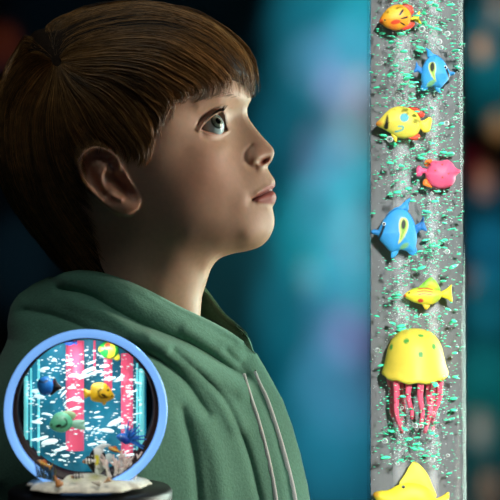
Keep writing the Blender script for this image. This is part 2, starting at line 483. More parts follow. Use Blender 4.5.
# eyes
def eyeball(side, rr=24):
    cx, cy, ch = EYE_C
    cen = Vector(wpos(np.array(cx), np.array(cy), np.array(ch), side).tolist())
    R = EYE_R*S*0.965
    g = Vector((0.56, -0.73, 0.35)) if side < 0 else Vector((0.84, 0.42, 0.35))
    g.normalize()
    V = []; Fc = []; Cl = []
    nu, nv = 64, 60
    q = Vector((0, 0, 1)).rotation_difference(g)
    for jv in range(nv+1):
        b = math.pi*(jv/nv)**1.25
        for iu in range(nu):
            a = 2*math.pi*iu/nu
            r = R*(1+0.05*math.exp(-(b/0.36)**2))
            V.append(cen + q @ Vector((math.sin(b)*math.cos(a)*r, math.sin(b)*math.sin(a)*r, math.cos(b)*r)))
            k = 0.5+0.5*math.sin(a*17+2*math.sin(a*5))
            if b < 0.235: c = (0.004, 0.004, 0.005)
            elif b < 0.52:
                t = (b-0.235)/0.285
                c = [u*(0.75+0.5*k)*(1.0 if t < 0.78 else 0.28) for u in (0.15+0.14*(1-t), 0.27+0.06*(1-t), 0.25)]
            elif b < 0.56: c = (0.10, 0.16, 0.17)
            else: c = (0.62, 0.80, 0.84)  # bluish eye white with the tube's cyan reflection put in
            Cl.append(c)
    for jv in range(nv):
        for iu in range(nu):
            Fc.append((jv*nu+iu, (jv+1)*nu+iu, (jv+1)*nu+(iu+1) % nu, jv*nu+(iu+1) % nu))
    mesh_obj('eye', V, Fc, M['eye'], boy, np.array(Cl))
eyeball(-1); eyeball(1)

# strands -----------------------------------------------------------------
def strands(name, curves, radii, m, parent, nseg=3, tone=None):
    """curves (n,k,3) world points; radii (n,k): one mesh of tapered fibres"""
    n, k, _ = curves.shape
    t = np.gradient(curves, axis=1); t /= np.maximum(np.linalg.norm(t, axis=2, keepdims=True), 1e-9)
    ref = np.tile(np.array([0.13, 1.0, 0.21]), (n, k, 1))
    a = np.cross(t, ref); a /= np.maximum(np.linalg.norm(a, axis=2, keepdims=True), 1e-9)
    b = np.cross(t, a)
    rings = []
    for q in range(nseg):
        an = 2*np.pi*q/nseg
        rings.append(curves + (a*np.cos(an)+b*np.sin(an))*radii[..., None])
    V = np.stack(rings, 2)       # n,k,nseg,3
    idx = np.arange(n*k*nseg).reshape(n, k, nseg)
    F = np.stack([idx[:, :-1], np.roll(idx, -1, 2)[:, :-1], np.roll(idx, -1, 2)[:, 1:], idx[:, 1:]], -1).reshape(-1, 4)
    cl = None if tone is None else np.repeat(tone, k*nseg, axis=0)
    return mesh_obj(name, V.reshape(-1, 3), F.tolist(), m, parent, cl)

def lash(side):
    base = smooth([(205,121.8),(210,117),(216,113),(221,110.8),(224,111)], 6, False)
    n = 70; cs = []; rs = []
    for q in range(n):
        t = (q+random.random()*0.6)/n
        p = resample(base, 101)[int(min(t, .999)*100)]
        h0 = float(head_h(np.array([p[0]]), np.array([p[1]-0.6]))[0])+0.6
        L = 0.8+6.4*t*t
        ang = math.radians(-150+95*t**0.8+random.uniform(-12, 12))
        dirx, diry = math.cos(ang)*0.35+0.28*t, -abs(math.sin(ang))
        pts = []
        for k in range(6):
            s = k/5
            pts.append(wpos(np.array(p[0]+dirx*L*s + 1.2*t*s*s), np.array(p[1]+diry*L*s*(0.6+0.4*s)), np.array(h0+2.0*s), side))
        cs.append(pts); rs.append([0.42*S*(1-0.85*k/5) for k in range(6)])
    strands('eyelashes', np.array(cs), np.array(rs), M['lash'], boy)
lash(-1)

def brow():
    cs = []; rs = []
    base = resample(smooth([(196,101),(208,96),(222,94),(232,95),(238,96)], 6, False), 101)
    for q in range(50):
        t = random.random(); p = base[int(t*100)] + np.array([random.gauss(0, 1), random.gauss(0, 1.6)])
        dx, dy = -0.95, 0.25+0.3*(1-t)
        pts = []
        for k in range(5):
            x = np.array([p[0]+dx*6*k/4]); y = np.array([p[1]+dy*6*k/4])
            pts.append(wpos(x, y, head_h(x, y)+0.5+0.4*math.sin(k/4*3.1), -1)[0])
        cs.append(pts); rs.append([0.22*S*(1-0.8*k/4) for k in range(5)])
    strands('eyebrow', np.array(cs), np.array(rs), M['hair'], boy)
brow()

# ------------------------------------------------------------------ hair
uF, mF = poisson(HAIRFULL)
hairh_g = np.sqrt(np.exp(qg)*np.maximum(uF, 0))
headh_g = head_h(gx.astype(float), gy.astype(float))*mH
HAIRLINE = [(253,100),(247,95),(242,91),(231,87),(222,86),(214,88),(205,89),(197,86),(190,80),(180,79),(169,83),(159,91),(153,104),(150,118),(146,132),(144,148),(140,160),(131,160),(121,154),
            (110,146),(98,140.5),(86,142.5),(76,151),(70,165),(74,183),(86,199),(98,216),(106,240),(113,262),(118,280),(100,347)]
HP = smooth(HAIRLINE, 4, False).tolist() + smooth(HAIRSIL[0:], 4, False).tolist()
CAPOUT = C_H + (HAIRFULL-C_H)*0.968
def hair_h(x, y): return bil(hairh_g, x, y)
def build_cap():
    nth, nr = 420, 110
    X, Y = polar_points(CAPOUT, C_H, nth, nr, 1.6)
    X = np.concatenate([np.full((1, nth), C_H[0]), X]); Y = np.concatenate([np.full((1, nth), C_H[1]), Y])
    hl = seg_dist(X, Y, smooth(HAIRLINE, 4, False), False)
    inH = inside(X, Y, HP)
    hh = bil(headh_g, X, Y)
    u = u_at(uF, X, Y, HAIRFULL, C_H)
    d = seg_dist(X, Y, CAPOUT)
    top = np.sqrt(np.exp(bil(qg, X, Y))*np.maximum(u, 0))*np.sqrt(np.clip(1-(1-np.minimum(d/6, 1))**2, 0, 1)) - 1.0
    r = sstep(2, 18, hl)
    h = np.maximum(hh-2.5+r*(np.maximum(top, hh+1.0)-hh+2.5), 0); h[-1] = 0
    F = []
    n = nth; rows = nr+1
    fin = inside(X, Y, HP)
    I = np.arange(nth); J = (I+1) % nth
    keep = []
    for q in range(rows-1):
        ok = fin[q][I] & fin[q][J] & fin[q+1][I]*1 & fin[q+1][J] if q+1 < rows-1 else fin[q][I] & fin[q][J]
        keep.append(np.stack([q*n+I, (q+1)*n+I, (q+1)*n+J, q*n+J], 1)[ok.astype(bool)])
    K = np.concatenate(keep)
    near = wpos(X, Y, h, -1).reshape(-1, 3); farv = wpos(X, Y, h, 1).reshape(-1, 3)
    F = np.concatenate([K, K[:, ::-1]+len(near)])
    V = np.concatenate([near, farv])
    used = np.unique(F); mp = np.full(len(V), -1); mp[used] = np.arange(len(used))
    o = mesh_obj('hair', V[used], mp[F].tolist(), M['scalp'], boy)
    bm = bmesh.new(); bm.from_mesh(o.data); bmesh.ops.remove_doubles(bm, verts=bm.verts, dist=1e-6); bm.to_mesh(o.data); bm.free()
    return o
hair_root = build_cap()

GUIDES = [
 [(50,42),(46,27),(72,13),(120,5),(170,8),(215,26),(246,56)],
 [(60,28),(100,9),(150,4),(205,20),(236,43),(251,66),(255,97)],
 [(66,36),(115,20),(168,18),(212,36),(238,60),(247,80),(247,99)],
 [(72,44),(118,32),(166,32),(206,50),(230,70),(238,84),(235,95)],
 [(76,50),(120,42),(164,44),(197,60),(217,76),(224,86),(219,96)],
 [(80,56),(120,52),(158,56),(186,70),(204,82),(210,90),(204,100)],
 [(82,62),(117,61),(150,66),(174,78),(190,86),(195,92),(188,101)],
 [(82,68),(113,69),(143,78),(163,90),(172,98),(172,104),(166,112)],
 [(82,74),(108,78),(134,92),(150,108),(158,118),(159,128),(155,138)],
 [(80,80),(102,88),(125,108),(140,128),(149,142),(151,153),(146,167)],
 [(76,85),(94,97),(112,120),(126,140),(134,152),(136,160),(132,168)],
 [(70,90),(82,106),(94,126),(104,138),(110,144),(112,148),(112,152)],
 [(62,92),(67,112),(74,132),(80,142),(82,148),(82,152),(80,158)],
 [(55,92),(54,118),(56,148),(64,176),(74,192),(82,202),(92,212)],
 [(48,88),(40,118),(42,155),(54,192),(72,222),(88,245),(106,268)],
 [(40,80),(24,112),(24,155),(36,195),(56,230),(74,256),(96,280)],
 [(32,65),(8,100),(5,145),(15,188),(36,225),(56,255),(76,284)],
 [(30,48),(2,78),(-6,120),(-5,160),(10,200),(34,233),(56,262)],
 [(38,44),(26,36),(15,57),(-1,86),(-8,120),(-8,160),(4,192)]]
CROWN = (56, 60)
GU = np.stack([resample(smooth([(CROWN[0]*.8+g[0][0]*.2, CROWN[1]*.8+g[0][1]*.2)]+g, 6, False), 40) for g in GUIDES])
def hair_strands(name, nclump, per, side, wide=1.0, seed=1):
    r = np.random.default_rng(seed)
    k = 11
    cs = []; rs = []; ct = []
    ng = len(GU)
    for c in range(nclump):
        u0 = r.uniform(0, ng-1.001)
        if r.random() < .16: u0 = r.choice([r.uniform(0, 1.2), r.uniform(ng-3, ng-1.001)])
        ctone = r.uniform(.5, 1.5)
        t0 = r.uniform(0.0, 0.55) if r.random() < 0.7 else r.uniform(0, .1)
        t1 = min(1.0, r.uniform(0.80, 1.0)) if r.random() < 0.8 else min(1, t0+r.uniform(.25, .4))
        lay = r.uniform(-3.0, 3.0)
        cur = r.normal(0, 3.2); ph = r.uniform(0, 6.28); fq = r.uniform(0.6, 1.6)
        tipu = u0 + r.normal(0, 0.16)
        for s in range(per):
            du = r.normal(0, 0.20)
            t = np.linspace(t0+r.uniform(-.03, .03), t1+r.uniform(-.05, .04), k); t = np.clip(t, 0, 1)
            w = np.linspace(0, 1, k)
            uu = np.clip((u0+du)*(1-w)+(tipu+du*0.25)*w, 0, ng-1.001)
            iu = uu.astype(int); fu = uu-iu
            ti = t*39; it = np.minimum(ti.astype(int), 38); ft = (ti-it)
            g0 = GU[iu, it]*(1-ft)[:, None]+GU[iu, it+1]*ft[:, None]
            g1 = GU[iu+1, it]*(1-ft)[:, None]+GU[iu+1, it+1]*ft[:, None]
            p = g0*(1-fu)[:, None]+g1*fu[:, None]
            tg = np.gradient(p, axis=0); tg /= np.maximum(np.linalg.norm(tg, axis=1, keepdims=True), 1e-6)
            nrm = np.stack([-tg[:, 1], tg[:, 0]], 1)
            p = p + nrm*(cur*np.sin(ph+fq*3.1*w)*w)[:, None] + nrm*r.normal(0, 0.35)
            # keep within the silhouette
            hx = np.maximum(hair_h(p[:, 0], p[:, 1]), bil(headh_g, p[:, 0], p[:, 1])+1.0)
            lift = lay*(0.4+0.6*np.sin(np.pi*np.clip(w, 0, 1)*0.9)) + r.normal(0, 0.5)
            h = np.maximum(hx+lift*np.clip(hx/22, 0.25, 1.0), bil(headh_g, p[:, 0], p[:, 1])+0.7)
            if uu[0] < 3.0 or uu[0] > ng-2.2:      # over the crown and in the fringe the locks spread across the head
                h = h*r.uniform(0.0, 1.0)**0.5
            cs.append(wpos(p[:, 0], p[:, 1], h, side)); 
            rad = 0.40*S*wide*r.uniform(0.7, 1.25)*np.sqrt(np.clip(1-w**2.2, 0.02, 1))*np.clip(0.35+w*4, 0, 1)
            rs.append(rad); ct.append(ctone)
    tone = np.array(srgb(146, 104, 60))*(r.uniform(0.45, 1.6, (len(cs), 1))*np.array(ct)[:, None]) * np.array([1, 1, 1]) + r.uniform(0, .02, (len(cs), 1))*np.array([1, .75, .3])
    return strands(name, np.array(cs), np.array(rs), M['locks'], hair_root_parent, 3, tone)
hair_root_parent = hair_root
hair_strands('hair_locks', 1250, 11, -1, 0.80, 11)
hair_strands('hair_locks', 260, 9, 1, 1.6, 12)

# ------------------------------------------------------------------ hoodie
C_B = np.array([140.0, 420.0])
RIM_N = [(64,275),(80,272.5),(96,273),(112,277),(128,283),(150,293.5),(169,304),(185,312),(201,319.5),(216,327),(230,335),(243,344)]
FRONT = [(254,354),(262,368),(271,384),(281,402),(290,427),(298,455),(305,485),(310,515),(312,560),(308,620)]
BACK = [(-40,620),(-46,560),(-44,500),(-36,450),(-20,400),(0,362),(10,340),(10,322),(13,307),(19,297),(35,286),(50,279)]
RIM_F = [(64,272),(85,262),(115,256),(150,262),(185,275),(203,292),(213,305),(223.5,318),(235,327),(246,336.5)]
def hood_shell(rim, side, nth, nr):
    outl = smooth(rim+FRONT+BACK, 5)
    X, Y = polar_points(outl, C_B, nth, nr, 1.5)
    X = np.concatenate([np.full((1, nth), C_B[0]), X]); Y = np.concatenate([np.full((1, nth), C_B[1]), Y])
    ct = np.array([(100,300,66),(60,300,56),(30,310,36),(150,315,68),(185,330,58),(215,345,40),(240,362,24),(130,290,62),(60,340,84),(100,340,100),(150,350,98),(190,365,80),(225,385,55),(250,400,36),
        (20,350,70),(0,400,80),(60,390,138),(110,390,150),(160,400,128),(200,420,95),(240,430,64),(275,450,34),(60,450,160),(120,460,166),(180,470,126),(230,480,84),(280,490,40),(0,480,100),(-30,500,40),
        (60,560,160),(120,560,168),(180,560,130),(240,560,86),(290,560,36),(0,580,100),(60,620,158),(120,620,166),(240,620,86)], float)
    f = rbf(ct[:, 0], ct[:, 1], ct[:, 2], 1.0)
    h = f(X, Y)
    dz = seg_dist(X, Y, np.array(FRONT+BACK), False)
    w = 26.0
    h = np.maximum(h, 4)*np.sqrt(np.clip(1-(1-np.minimum(dz/w, 1))**2, 0, 1))
    dr = seg_dist(X, Y, smooth(rim, 5, False), False)
    nearmask = 1.0
    # roll of the hood along its opening
    roll = 7.0
    t = np.minimum(dr/roll, 1)
    h = h - 10*np.clip(h/30, 0, 1)*(1-np.sqrt(np.clip(1-(1-t)**2, 0, 1)))
    R = lambda pl, sg, am: ridge(X, Y, pl, sg, am)
    a = 0
    # folds traced from the cloth
    a += R([(40,284),(80,279),(110,290),(140,308),(170,322),(205,338),(235,356)], 6, 5.0)
    a += R([(60,290),(90,297),(115,312),(150,330),(190,345),(225,366),(243,378)], 3.4, -7.0)
    a += R([(75,303),(105,316),(140,338),(180,356),(215,376),(240,392)], 6, 6.0)
    a += R([(20,312),(50,316),(85,330),(115,350),(140,372)], 4, -6.0)
    a += R([(130,345),(160,362),(185,385),(205,415)], 4, -6.0)
    a += R([(150,340),(185,362),(210,385),(235,425)], 6, 5.5)
    a += R([(172,352),(200,375),(225,405),(245,450),(258,500)], 3, -5.0)
    a += R([(225,352),(245,375),(262,405),(278,450),(288,500)], 3, -3.0)
    a += R([(185,330),(215,350),(240,372)], 3.5, 2.5)
    a += R([(200,420),(215,460),(222,510)], 7, 5)
    a += R([(180,410),(192,460),(198,520)], 4, -5)
    a += R([(150,295),(175,312),(205,327),(232,343)], 2.6, -2.0)
    if True: h = h + a*np.clip(dz/14, 0, 1)*np.clip(dr/3, 0, 1)
    h[-1] = np.maximum(h[-1], 0)
    h = np.maximum(h, 0)
    return wpos(X, Y, h, side), nr+1, nth
def shell_faces(rows, n, base, flip):
    I = np.arange(n); J = (I+1) % n
    q = np.concatenate([np.stack([base+r*n+I, base+r*n+J, base+(r+1)*n+J, base+(r+1)*n+I], 1) for r in range(rows-1)])
    return (q[:, ::-1] if flip else q).tolist()
Vn, rows, n = hood_shell(RIM_N, -1, 520, 150)
Vf, rows2, n2 = hood_shell(RIM_F, 1, 400, 90)
Fh = shell_faces(rows, n, 0, True) + shell_faces(rows2, n2, rows*n, False)
hoodie = mesh_obj('hoodie', np.concatenate([Vn.reshape(-1, 3), Vf.reshape(-1, 3)]), Fh, M['hoodie'], boy)
md = hoodie.modifiers.new('cloth_thickness', 'SOLIDIFY'); md.thickness = 0.0022; md.offset = -1

# drawstrings and eyelets
mb = MB()
def surf(px, py, lift=1.5, _c={}):
    if 'pts' not in _c:
        W = Vn.reshape(-1, 3); f = (D+W[:, 1])/D*S
        _c['pts'] = np.stack([W[:, 0]/f+250, 250-(W[:, 2]-Z0)/f, -W[:, 1]/S], 1)
    p = _c['pts']; i = np.argmin((p[:, 0]-px)**2+(p[:, 1]-py)**2)
    return P(px, py, -(p[i, 2]+lift)*S)
for pl in ([(243,374),(246,384),(250,397),(256,415),(262,436),(268,460),(274,490),(278,520)], [(254,372),(259,384),(266,398),(273,418),(280,440),(287,465),(293,490),(298,520)]):
    q = resample(smooth(pl, 5, False), 26)
    m1 = MB(); m1.tube([surf(a, b, 2.2) for a, b in q], [2.6*S]*25+[3.0*S], 10); m1.build('drawstring', M['cord'], hoodie)['label'] = 'white drawstring'
    m2 = MB(); e = Vector(surf(*pl[0], 1.6)); m2.ellipsoid(e, (2.6*S, 1.2*S, 2.6*S)); m2.build('eyelet', M['rubber'], hoodie)
# lower body, below the picture: sleeves into the pockets, trousers, shoes
zb = P(0, 620)[2]
for sd in (-1, 1):
    m1 = MB(); m1.tube([(-0.11, sd*0.118, zb+0.05), (-0.115, sd*0.128, zb-0.04), (-0.10, sd*0.128, zb-0.12), (-0.05, sd*0.11, zb-0.17), (0.0, sd*0.07, zb-0.18)], [.046, .046, .042, .038, .034], 20)
    m1.build('sleeve', M['hoodie'], boy)
m1 = MB(); m1.lathe((-0.09, 0, 0), [(0.0, zb-.26), (.11, zb-.26), (.118, zb-.2), (.122, zb-.1), (.125, zb+.03)], 40, sx=1.05, sy=1.02); m1.build('hoodie_hem', M['hoodie'], boy)
m1 = MB()
for sd in (-1, 1):
    m1.tube([(-0.09, sd*0.045, zb-.22), (-0.09, sd*0.06, zb-.32), (-0.085, sd*0.065, .38), (-0.095, sd*0.068, .2), (-0.10, sd*0.07, .06)], [.075, .075, .058, .05, .045], 24)
m1.build('trousers', M['denim'], boy)
for sd in (-1, 1):
    m1 = MB(); m1.ellipsoid((-0.07, sd*0.07, .035), (.095, .038, .045), 20, 10)
    for k, v in enumerate(m1.v): m1.v[k] = (v[0], v[1], max(v[2], 0.0))
    m1.build('shoe', M['rubber'], boy)

# ------------------------------------------------------------------ painted fish
def poly_center(o): 
    o = np.array(o); return o.mean(0)
def plate(name, outline, yc, thick, color, parent, nth=120, nr=22, C=None, m=None, w=None, sm=4, bulge=1.0):
    """a swollen solid of the traced outline, at depth yc; thick in tracing units"""
    o = smooth(outline, sm) if sm else np.array(outline, float)
    C = np.array(C if C is not None else poly_center(outline), float)
    X, Y = polar_points(o, C, nth, nr, 1.7)
    X = np.concatenate([np.full((1, nth), C[0]), X]); Y = np.concatenate([np.full((1, nth), C[1]), Y])
    d = seg_dist(X, Y, o); d[-1] = 0
    if w is None: w = float(d.max())
    h = thick*np.sqrt(np.clip(1-(1-np.minimum(d/w, 1))**2, 0, 1))
    cl = color(X, Y) if callable(color) else np.ones(X.shape+(3,))*np.array(color)
    f = (D+yc)/D*S
    wp = lambda sgn: np.stack([(X-250)*f, yc+sgn*h*f, Z0+(250-Y)*f], -1).reshape(-1, 3)
    n = nth*(nr+1)
    Fq = shell_faces(nr+1, nth, 0, True)+shell_faces(nr+1, nth, n, False)
    ob = mesh_obj(name, np.concatenate([wp(-1), wp(1)]), Fq, m or M['paint'], parent, np.concatenate([cl.reshape(-1, 3)]*2))
    bm = bmesh.new(); bm.from_mesh(ob.data); bmesh.ops.remove_doubles(bm, verts=bm.verts, dist=1e-7); bm.to_mesh(ob.data); bm.free()
    return ob
def pat(base, *items):
    """items: (color, fn(X,Y)->mask)"""
    def f(X, Y):
        c = np.ones(X.shape+(3,))*np.array(base)
        for col, fn in items: c = lerp(c, col, np.clip(fn(X, Y), 0, 1))
        return c
    return f
def inpoly(pl, soft=0.6, k=1.0, sm=4):
    o = smooth(pl, sm)
    return lambda X, Y: k*sstep(-soft, soft, sdist(X, Y, o))
def indisc(c, rx, ry=None, rot=0, soft=0.25, k=1.0):
    ry = ry or rx
    def f(X, Y):
        a = math.radians(rot); dx = X-c[0]; dy = Y-c[1]
        q = np.hypot((dx*math.cos(a)+dy*math.sin(a))/rx, (-dx*math.sin(a)+dy*math.cos(a))/ry)
        return k*(1-sstep(1-soft, 1+soft, q))
    return f
def online(pl, wd, soft=0.5, k=1.0):
    o = smooth(pl, 5, False)
    return lambda X, Y: k*(1-sstep(wd-soft, wd+soft, seg_dist(X, Y, o, False)))
def eye_part(c, yc, thick, r, parent, ring=(.9, .9, .85), m=None):
    f = (D+yc)/D*S
    e = MB(); p = Vector(P(c[0], c[1], yc-thick*f))
    e.ellipsoid(p, (r*f, r*f*0.6, r*f), 16, 10, ring)
    e.ellipsoid(p-Vector((0, r*f*0.35, 0)), (r*f*.62, r*f*0.42, r*f*.62), 12, 8, (.005, .005, .006))
    return e.build('eye', m or M['paint'], parent, col=True)
def fish_root(label, c, yc, group, name='toy_fish', cat='toy fish'):
    return thing(name, label, cat, P(c[0], c[1], yc), group)

TY = 0.045                       # depth of the tall tube's axis
RT = 50.3*S*(D+TY)/D             # its radius
TX = P(417.5, 0, TY)[0]
FY = TY-0.012
GT = 'toy fish floating in the tall bubble tube'
rgb = srgb
# orange fish
r = fish_root('small orange and red toy fish near the top of the tall bubble tube', (395,18), FY, GT)
plate('body', [(379,22),(381,17),(386,10),(393,5.5),(400,4.5),(407,8),(411,14),(411,20),(409,25),(402,29),(394,30.5),(386,27.5),(382,24)], FY, 8, pat(rgb(246,160,40),
     (rgb(240,196,60), indisc((393,13),8,6,0,.6,.8)), (rgb(226,70,40), indisc((395,23),5,2.2,-12)), (rgb(238,90,40), indisc((380,22),3,3,0,.5)), (rgb(242,110,50), indisc((392,29),5,3,0,.6,.7)),
     (rgb(30,26,24), inpoly([(398,16),(402,10),(403,12),(400,16)],.3)), (rgb(30,26,24), inpoly([(400,19.5),(407,17),(406.5,19),(402,20)],.3)), (rgb(30,26,24), inpoly([(400,23),(405,25.5),(403.5,26),(400,24)],.3))), r, C=(396,18))
plate('dorsal_fin', [(398,6),(403,4),(409,4),(413,8),(413.5,13),(409,16),(406,12)], FY, 2.5, rgb(236,70,48), r)
plate('anal_fin', [(400,29),(407,30),(413,27),(415,22),(409,20),(405,25)], FY, 2.5, rgb(236,70,48), r)
plate('tail_fin', [(408,18),(413,17),(420,11),(419,18),(421.5,24),(414,21),(408,20.5)], FY, 2, rgb(240,216,50), r)
eye_part((385,20), FY, 5, 1.6, r, (.8,.5,.1))
# blue fish facing right
def blue_fish(lab, T, flip_eye):
    """T maps the traced points of the big blue fish"""
    r = fish_root(lab, T((398,230)), FY, GT)
    L = lambda pts: [T(p) for p in pts]
    bl = rgb(60,156,220)
    plate('body', L([(377,233),(380,226),(384,219),(389,212),(396.5,208),(404,209),(411,215),(415,224),(417,236),(416,246),(413,253),(402,250),(391.5,252),(384,245),(379,239)]), FY, 8.5,
      pat(bl, (rgb(66,160,220), indisc(T((391,236)),8,10,0,.7,.6)), (rgb(24,96,160), online(L([(385,217),(396,208.8),(407,211),(414,221)]),.5)),
          (rgb(206,214,120), inpoly(L([(402,217.5),(407,220),(407.5,228),(403,238),(397.5,244),(399,236),(398,226),(399,220)]),.5)),
          (rgb(132,178,60), inpoly(L([(402.5,219.5),(405.5,222),(405.5,228),(402,236),(399.5,240),(400.5,233),(399.8,226)]),.5)),
          (rgb(32,34,22), indisc(T((402.8,224.5)),2.1,4.8,4)), (rgb(140,190,90), indisc(T((404,246)),5,2.4,-35,.3,.8)), (rgb(24,30,36), online(L([(383.5,226),(381,233),(378.5,239)]),1.2))), r, C=T((399,231)))
    plate('dorsal_fin', L([(393,209),(400,206),(405,201),(411,197.5),(409,204),(408,211),(402,213)]), FY, 2.4, rgb(52,150,214), r)
    plate('snout', L([(371,231),(375,229.5),(381,231),(381,237),(376,235),(372,234)]), FY, 3, rgb(52,140,206), r)
    plate('tail_fin', L([(415,226),(420,222),(423.5,216),(424.5,223),(427,231),(421,230),(416,234)]), FY, 2.2, rgb(40,120,190), r)
    plate('pelvic_fin', L([(392,250),(399,249),(396,256),(391,258)]), FY, 2, rgb(60,160,220), r)
    plate('anal_fin', L([(407,250),(415,245),(417,254),(411,255)]), FY, 2, rgb(52,146,210), r)
    eye_part(T((384,224)), FY, 5.0, 1.9, r, (.75,.8,.85))
blue_fish('large blue toy fish with a teardrop mark, facing the boy, middle of the tall tube', lambda p: p, 0)
blue_fish('smaller blue toy fish above the yellow one, facing away from the boy', lambda p: (455-(p[0]-371)*0.74, 47.6+(p[1]-197.5)*0.745), 1)
# yellow butterfly-shaped fish
r = fish_root('yellow toy fish with a round teal spot in the tall tube', (403,122), FY, GT)
ye = rgb(232,212,80)
plate('body', [(375.5,124),(380,119),(385,113.5),(390,109),(397,106.5),(405,107),(413,110),(419,116),(421,123),(420,130),(415,136),(406,138.5),(397,137.5),(391,133.5),(384,129.5),(379,127)], FY, 8.5,
  pat(ye, (rgb(232,150,60), indisc((377.5,124),4,3,0,.6)), (rgb(54,158,168), indisc((403.6,118.2),4.4,4.4,0,.12)), (rgb(70,170,170), online([(395,132),(401,130.5),(402.5,127.5),(398,126.8)],.8)), (rgb(34,30,28), inpoly([(387,115),(388,121),(387.6,129),(383.5,128),(384.5,122)],.4)),
      (rgb(228,190,40), online([(417,112),(420,121),(417,132)],.5))), r, C=(402,122))
plate('dorsal_fin', [(408,107.5),(414,106.5),(421,109),(425,113),(423,117.5),(419,117),(414,111)], FY, 2.4, pat(rgb(216,70,48), (rgb(50,36,32), online([(410,106.5),(418,107.5),(425,113)],1.0))), r)
plate('anal_fin', [(408,138),(415,135),(419,134),(420,138),(415,140.5)], FY, 2.4, rgb(222,74,50), r)
plate('pelvic_fin', [(391,133),(397,136.5),(396,142.5),(393,139)], FY, 2, rgb(236,206,60), r)
plate('tail_fin', [(419,122),(424,120),(429,117),(432,119.5),(431,126),(430,131),(424,132.5),(420,127.5)], FY, 2.2, rgb(238,212,70), r)
eye_part((386,122), FY, 5.2, 1.5, r, (.5,.5,.45))
# pink fish
r = fish_root('pink toy fish with orange fins and small brown dots', (441,174), FY, GT)
plate('body', [(461,171),(456,168),(452,163),(447,159.5),(441,161),(434,160.5),(429,164),(427,170),(425,174),(427,180),(431,185.5),(437,188.5),(444,188.5),(451,186),(455,181),(456,176)], FY, 8.5,
  pat(rgb(240,92,130), *[(rgb(176,74,60), indisc(c,1.0,1.0)) for c in ((441.5,164.8),(434.5,171),(441.5,178),(447.6,174))], (rgb(226,60,90), online([(430,186),(440,189),(452,185.5)],1.0))), r, C=(441,174))
plate('dorsal_fin', [(424,163),(427,159.8),(432,159.4),(431,163),(428,166.5),(425,166)], FY, 2.4, rgb(244,124,50), r)
plate('anal_fin', [(423,181),(426,178.5),(429,183),(432,187.5),(427,187),(423,185)], FY, 2.4, rgb(244,124,50), r)
plate('tail_fin', [(427,169),(422,168),(419,165),(416.5,168),(416,172),(417,176.5),(421,176),(423,173.5),(427,173)], FY, 2.4, rgb(234,90,134), r)
eye_part((453,171.6), FY, 4.5, 1.4, r, (.6,.25,.2))
# striped little fish
r = fish_root('little yellow and green toy fish with red stripes above the jellyfish', (424,295), FY, GT)
plate('body', [(403.3,296),(407,292),(413,288.5),(421,287),(430,287.5),(437,289.5),(442,292),(442,296),(437,302),(429,305),(420,304),(412,301.5),(406.5,298.5)], FY, 6.5,
  pat(rgb(238,216,60), (rgb(150,196,60), lambda X, Y: 1-sstep(287, 292, Y)), (rgb(160,200,70), indisc((436,296),4,8,0,.6,.7)), (rgb(206,70,50), online([(418,288.8),(425,288.2),(432,289.6)],.55)), (rgb(206,70,50), online([(417,291.6),(424,290.8),(432,292)],.55)),
      (rgb(206,70,50), online([(418,294.2),(424,293.6),(431,294.6)],.55)), (rgb(206,64,42), indisc((420,300.5),2.8,2.0)), (rgb(210,70,50), indisc((403.6,296),2.2,2.2))), r, C=(423,295.5))
plate('dorsal_fin', [(418,288.5),(423,283),(428,278.5),(431.5,277),(435,280),(438.5,285),(440,291),(430,289.5)], FY, 2.2, pat(rgb(140,200,60), (rgb(214,200,60), indisc((432,286),5,4,0,.6))), r)
plate('tail_fin', [(440,293),(446,289),(451.7,284.5),(451.5,291),(452.6,302),(447,299),(441,296.5)], FY, 2, rgb(240,212,50), r)
plate('pelvic_fin', [(422,303.5),(428,304),(430,306),(426,310),(423.5,307)], FY, 2, rgb(236,196,56), r)
eye_part((409.3,293), FY, 3.6, 1.2, r, (.3,.25,.1))
# jellyfish
jf = fish_root('yellow domed toy jellyfish with green spots and pink tentacles', (415,384), TY-0.008, GT, 'toy_jellyfish', 'toy jellyfish')
fj = (D+TY-0.008)/D*S; jc = P(415,0,TY-0.008)
prof = [(0,328.2),(6,328.6),(12,330.2),(18,333.5),(22.5,338.5),(26,345),(28.2,352),(29.8,360),(31.5,366.5),(33.4,371.5),(33.0,374),(30,375.5),(26,374),(0,368)]
pr = resample(smooth(prof, 4, False), 60)
m1 = MB(); m1.lathe((jc[0], TY-0.008, 0), [(a*fj, Z0+(250-b)*fj) for a, b in pr], 120, sy=0.92)
vv = np.array(m1.v); th = np.arctan2(vv[:, 1]-(TY-.008), vv[:, 0]-jc[0])
pxs = (vv[:, 0]-jc[0])/fj+415; pys = 250-(vv[:, 2]-Z0)/fj
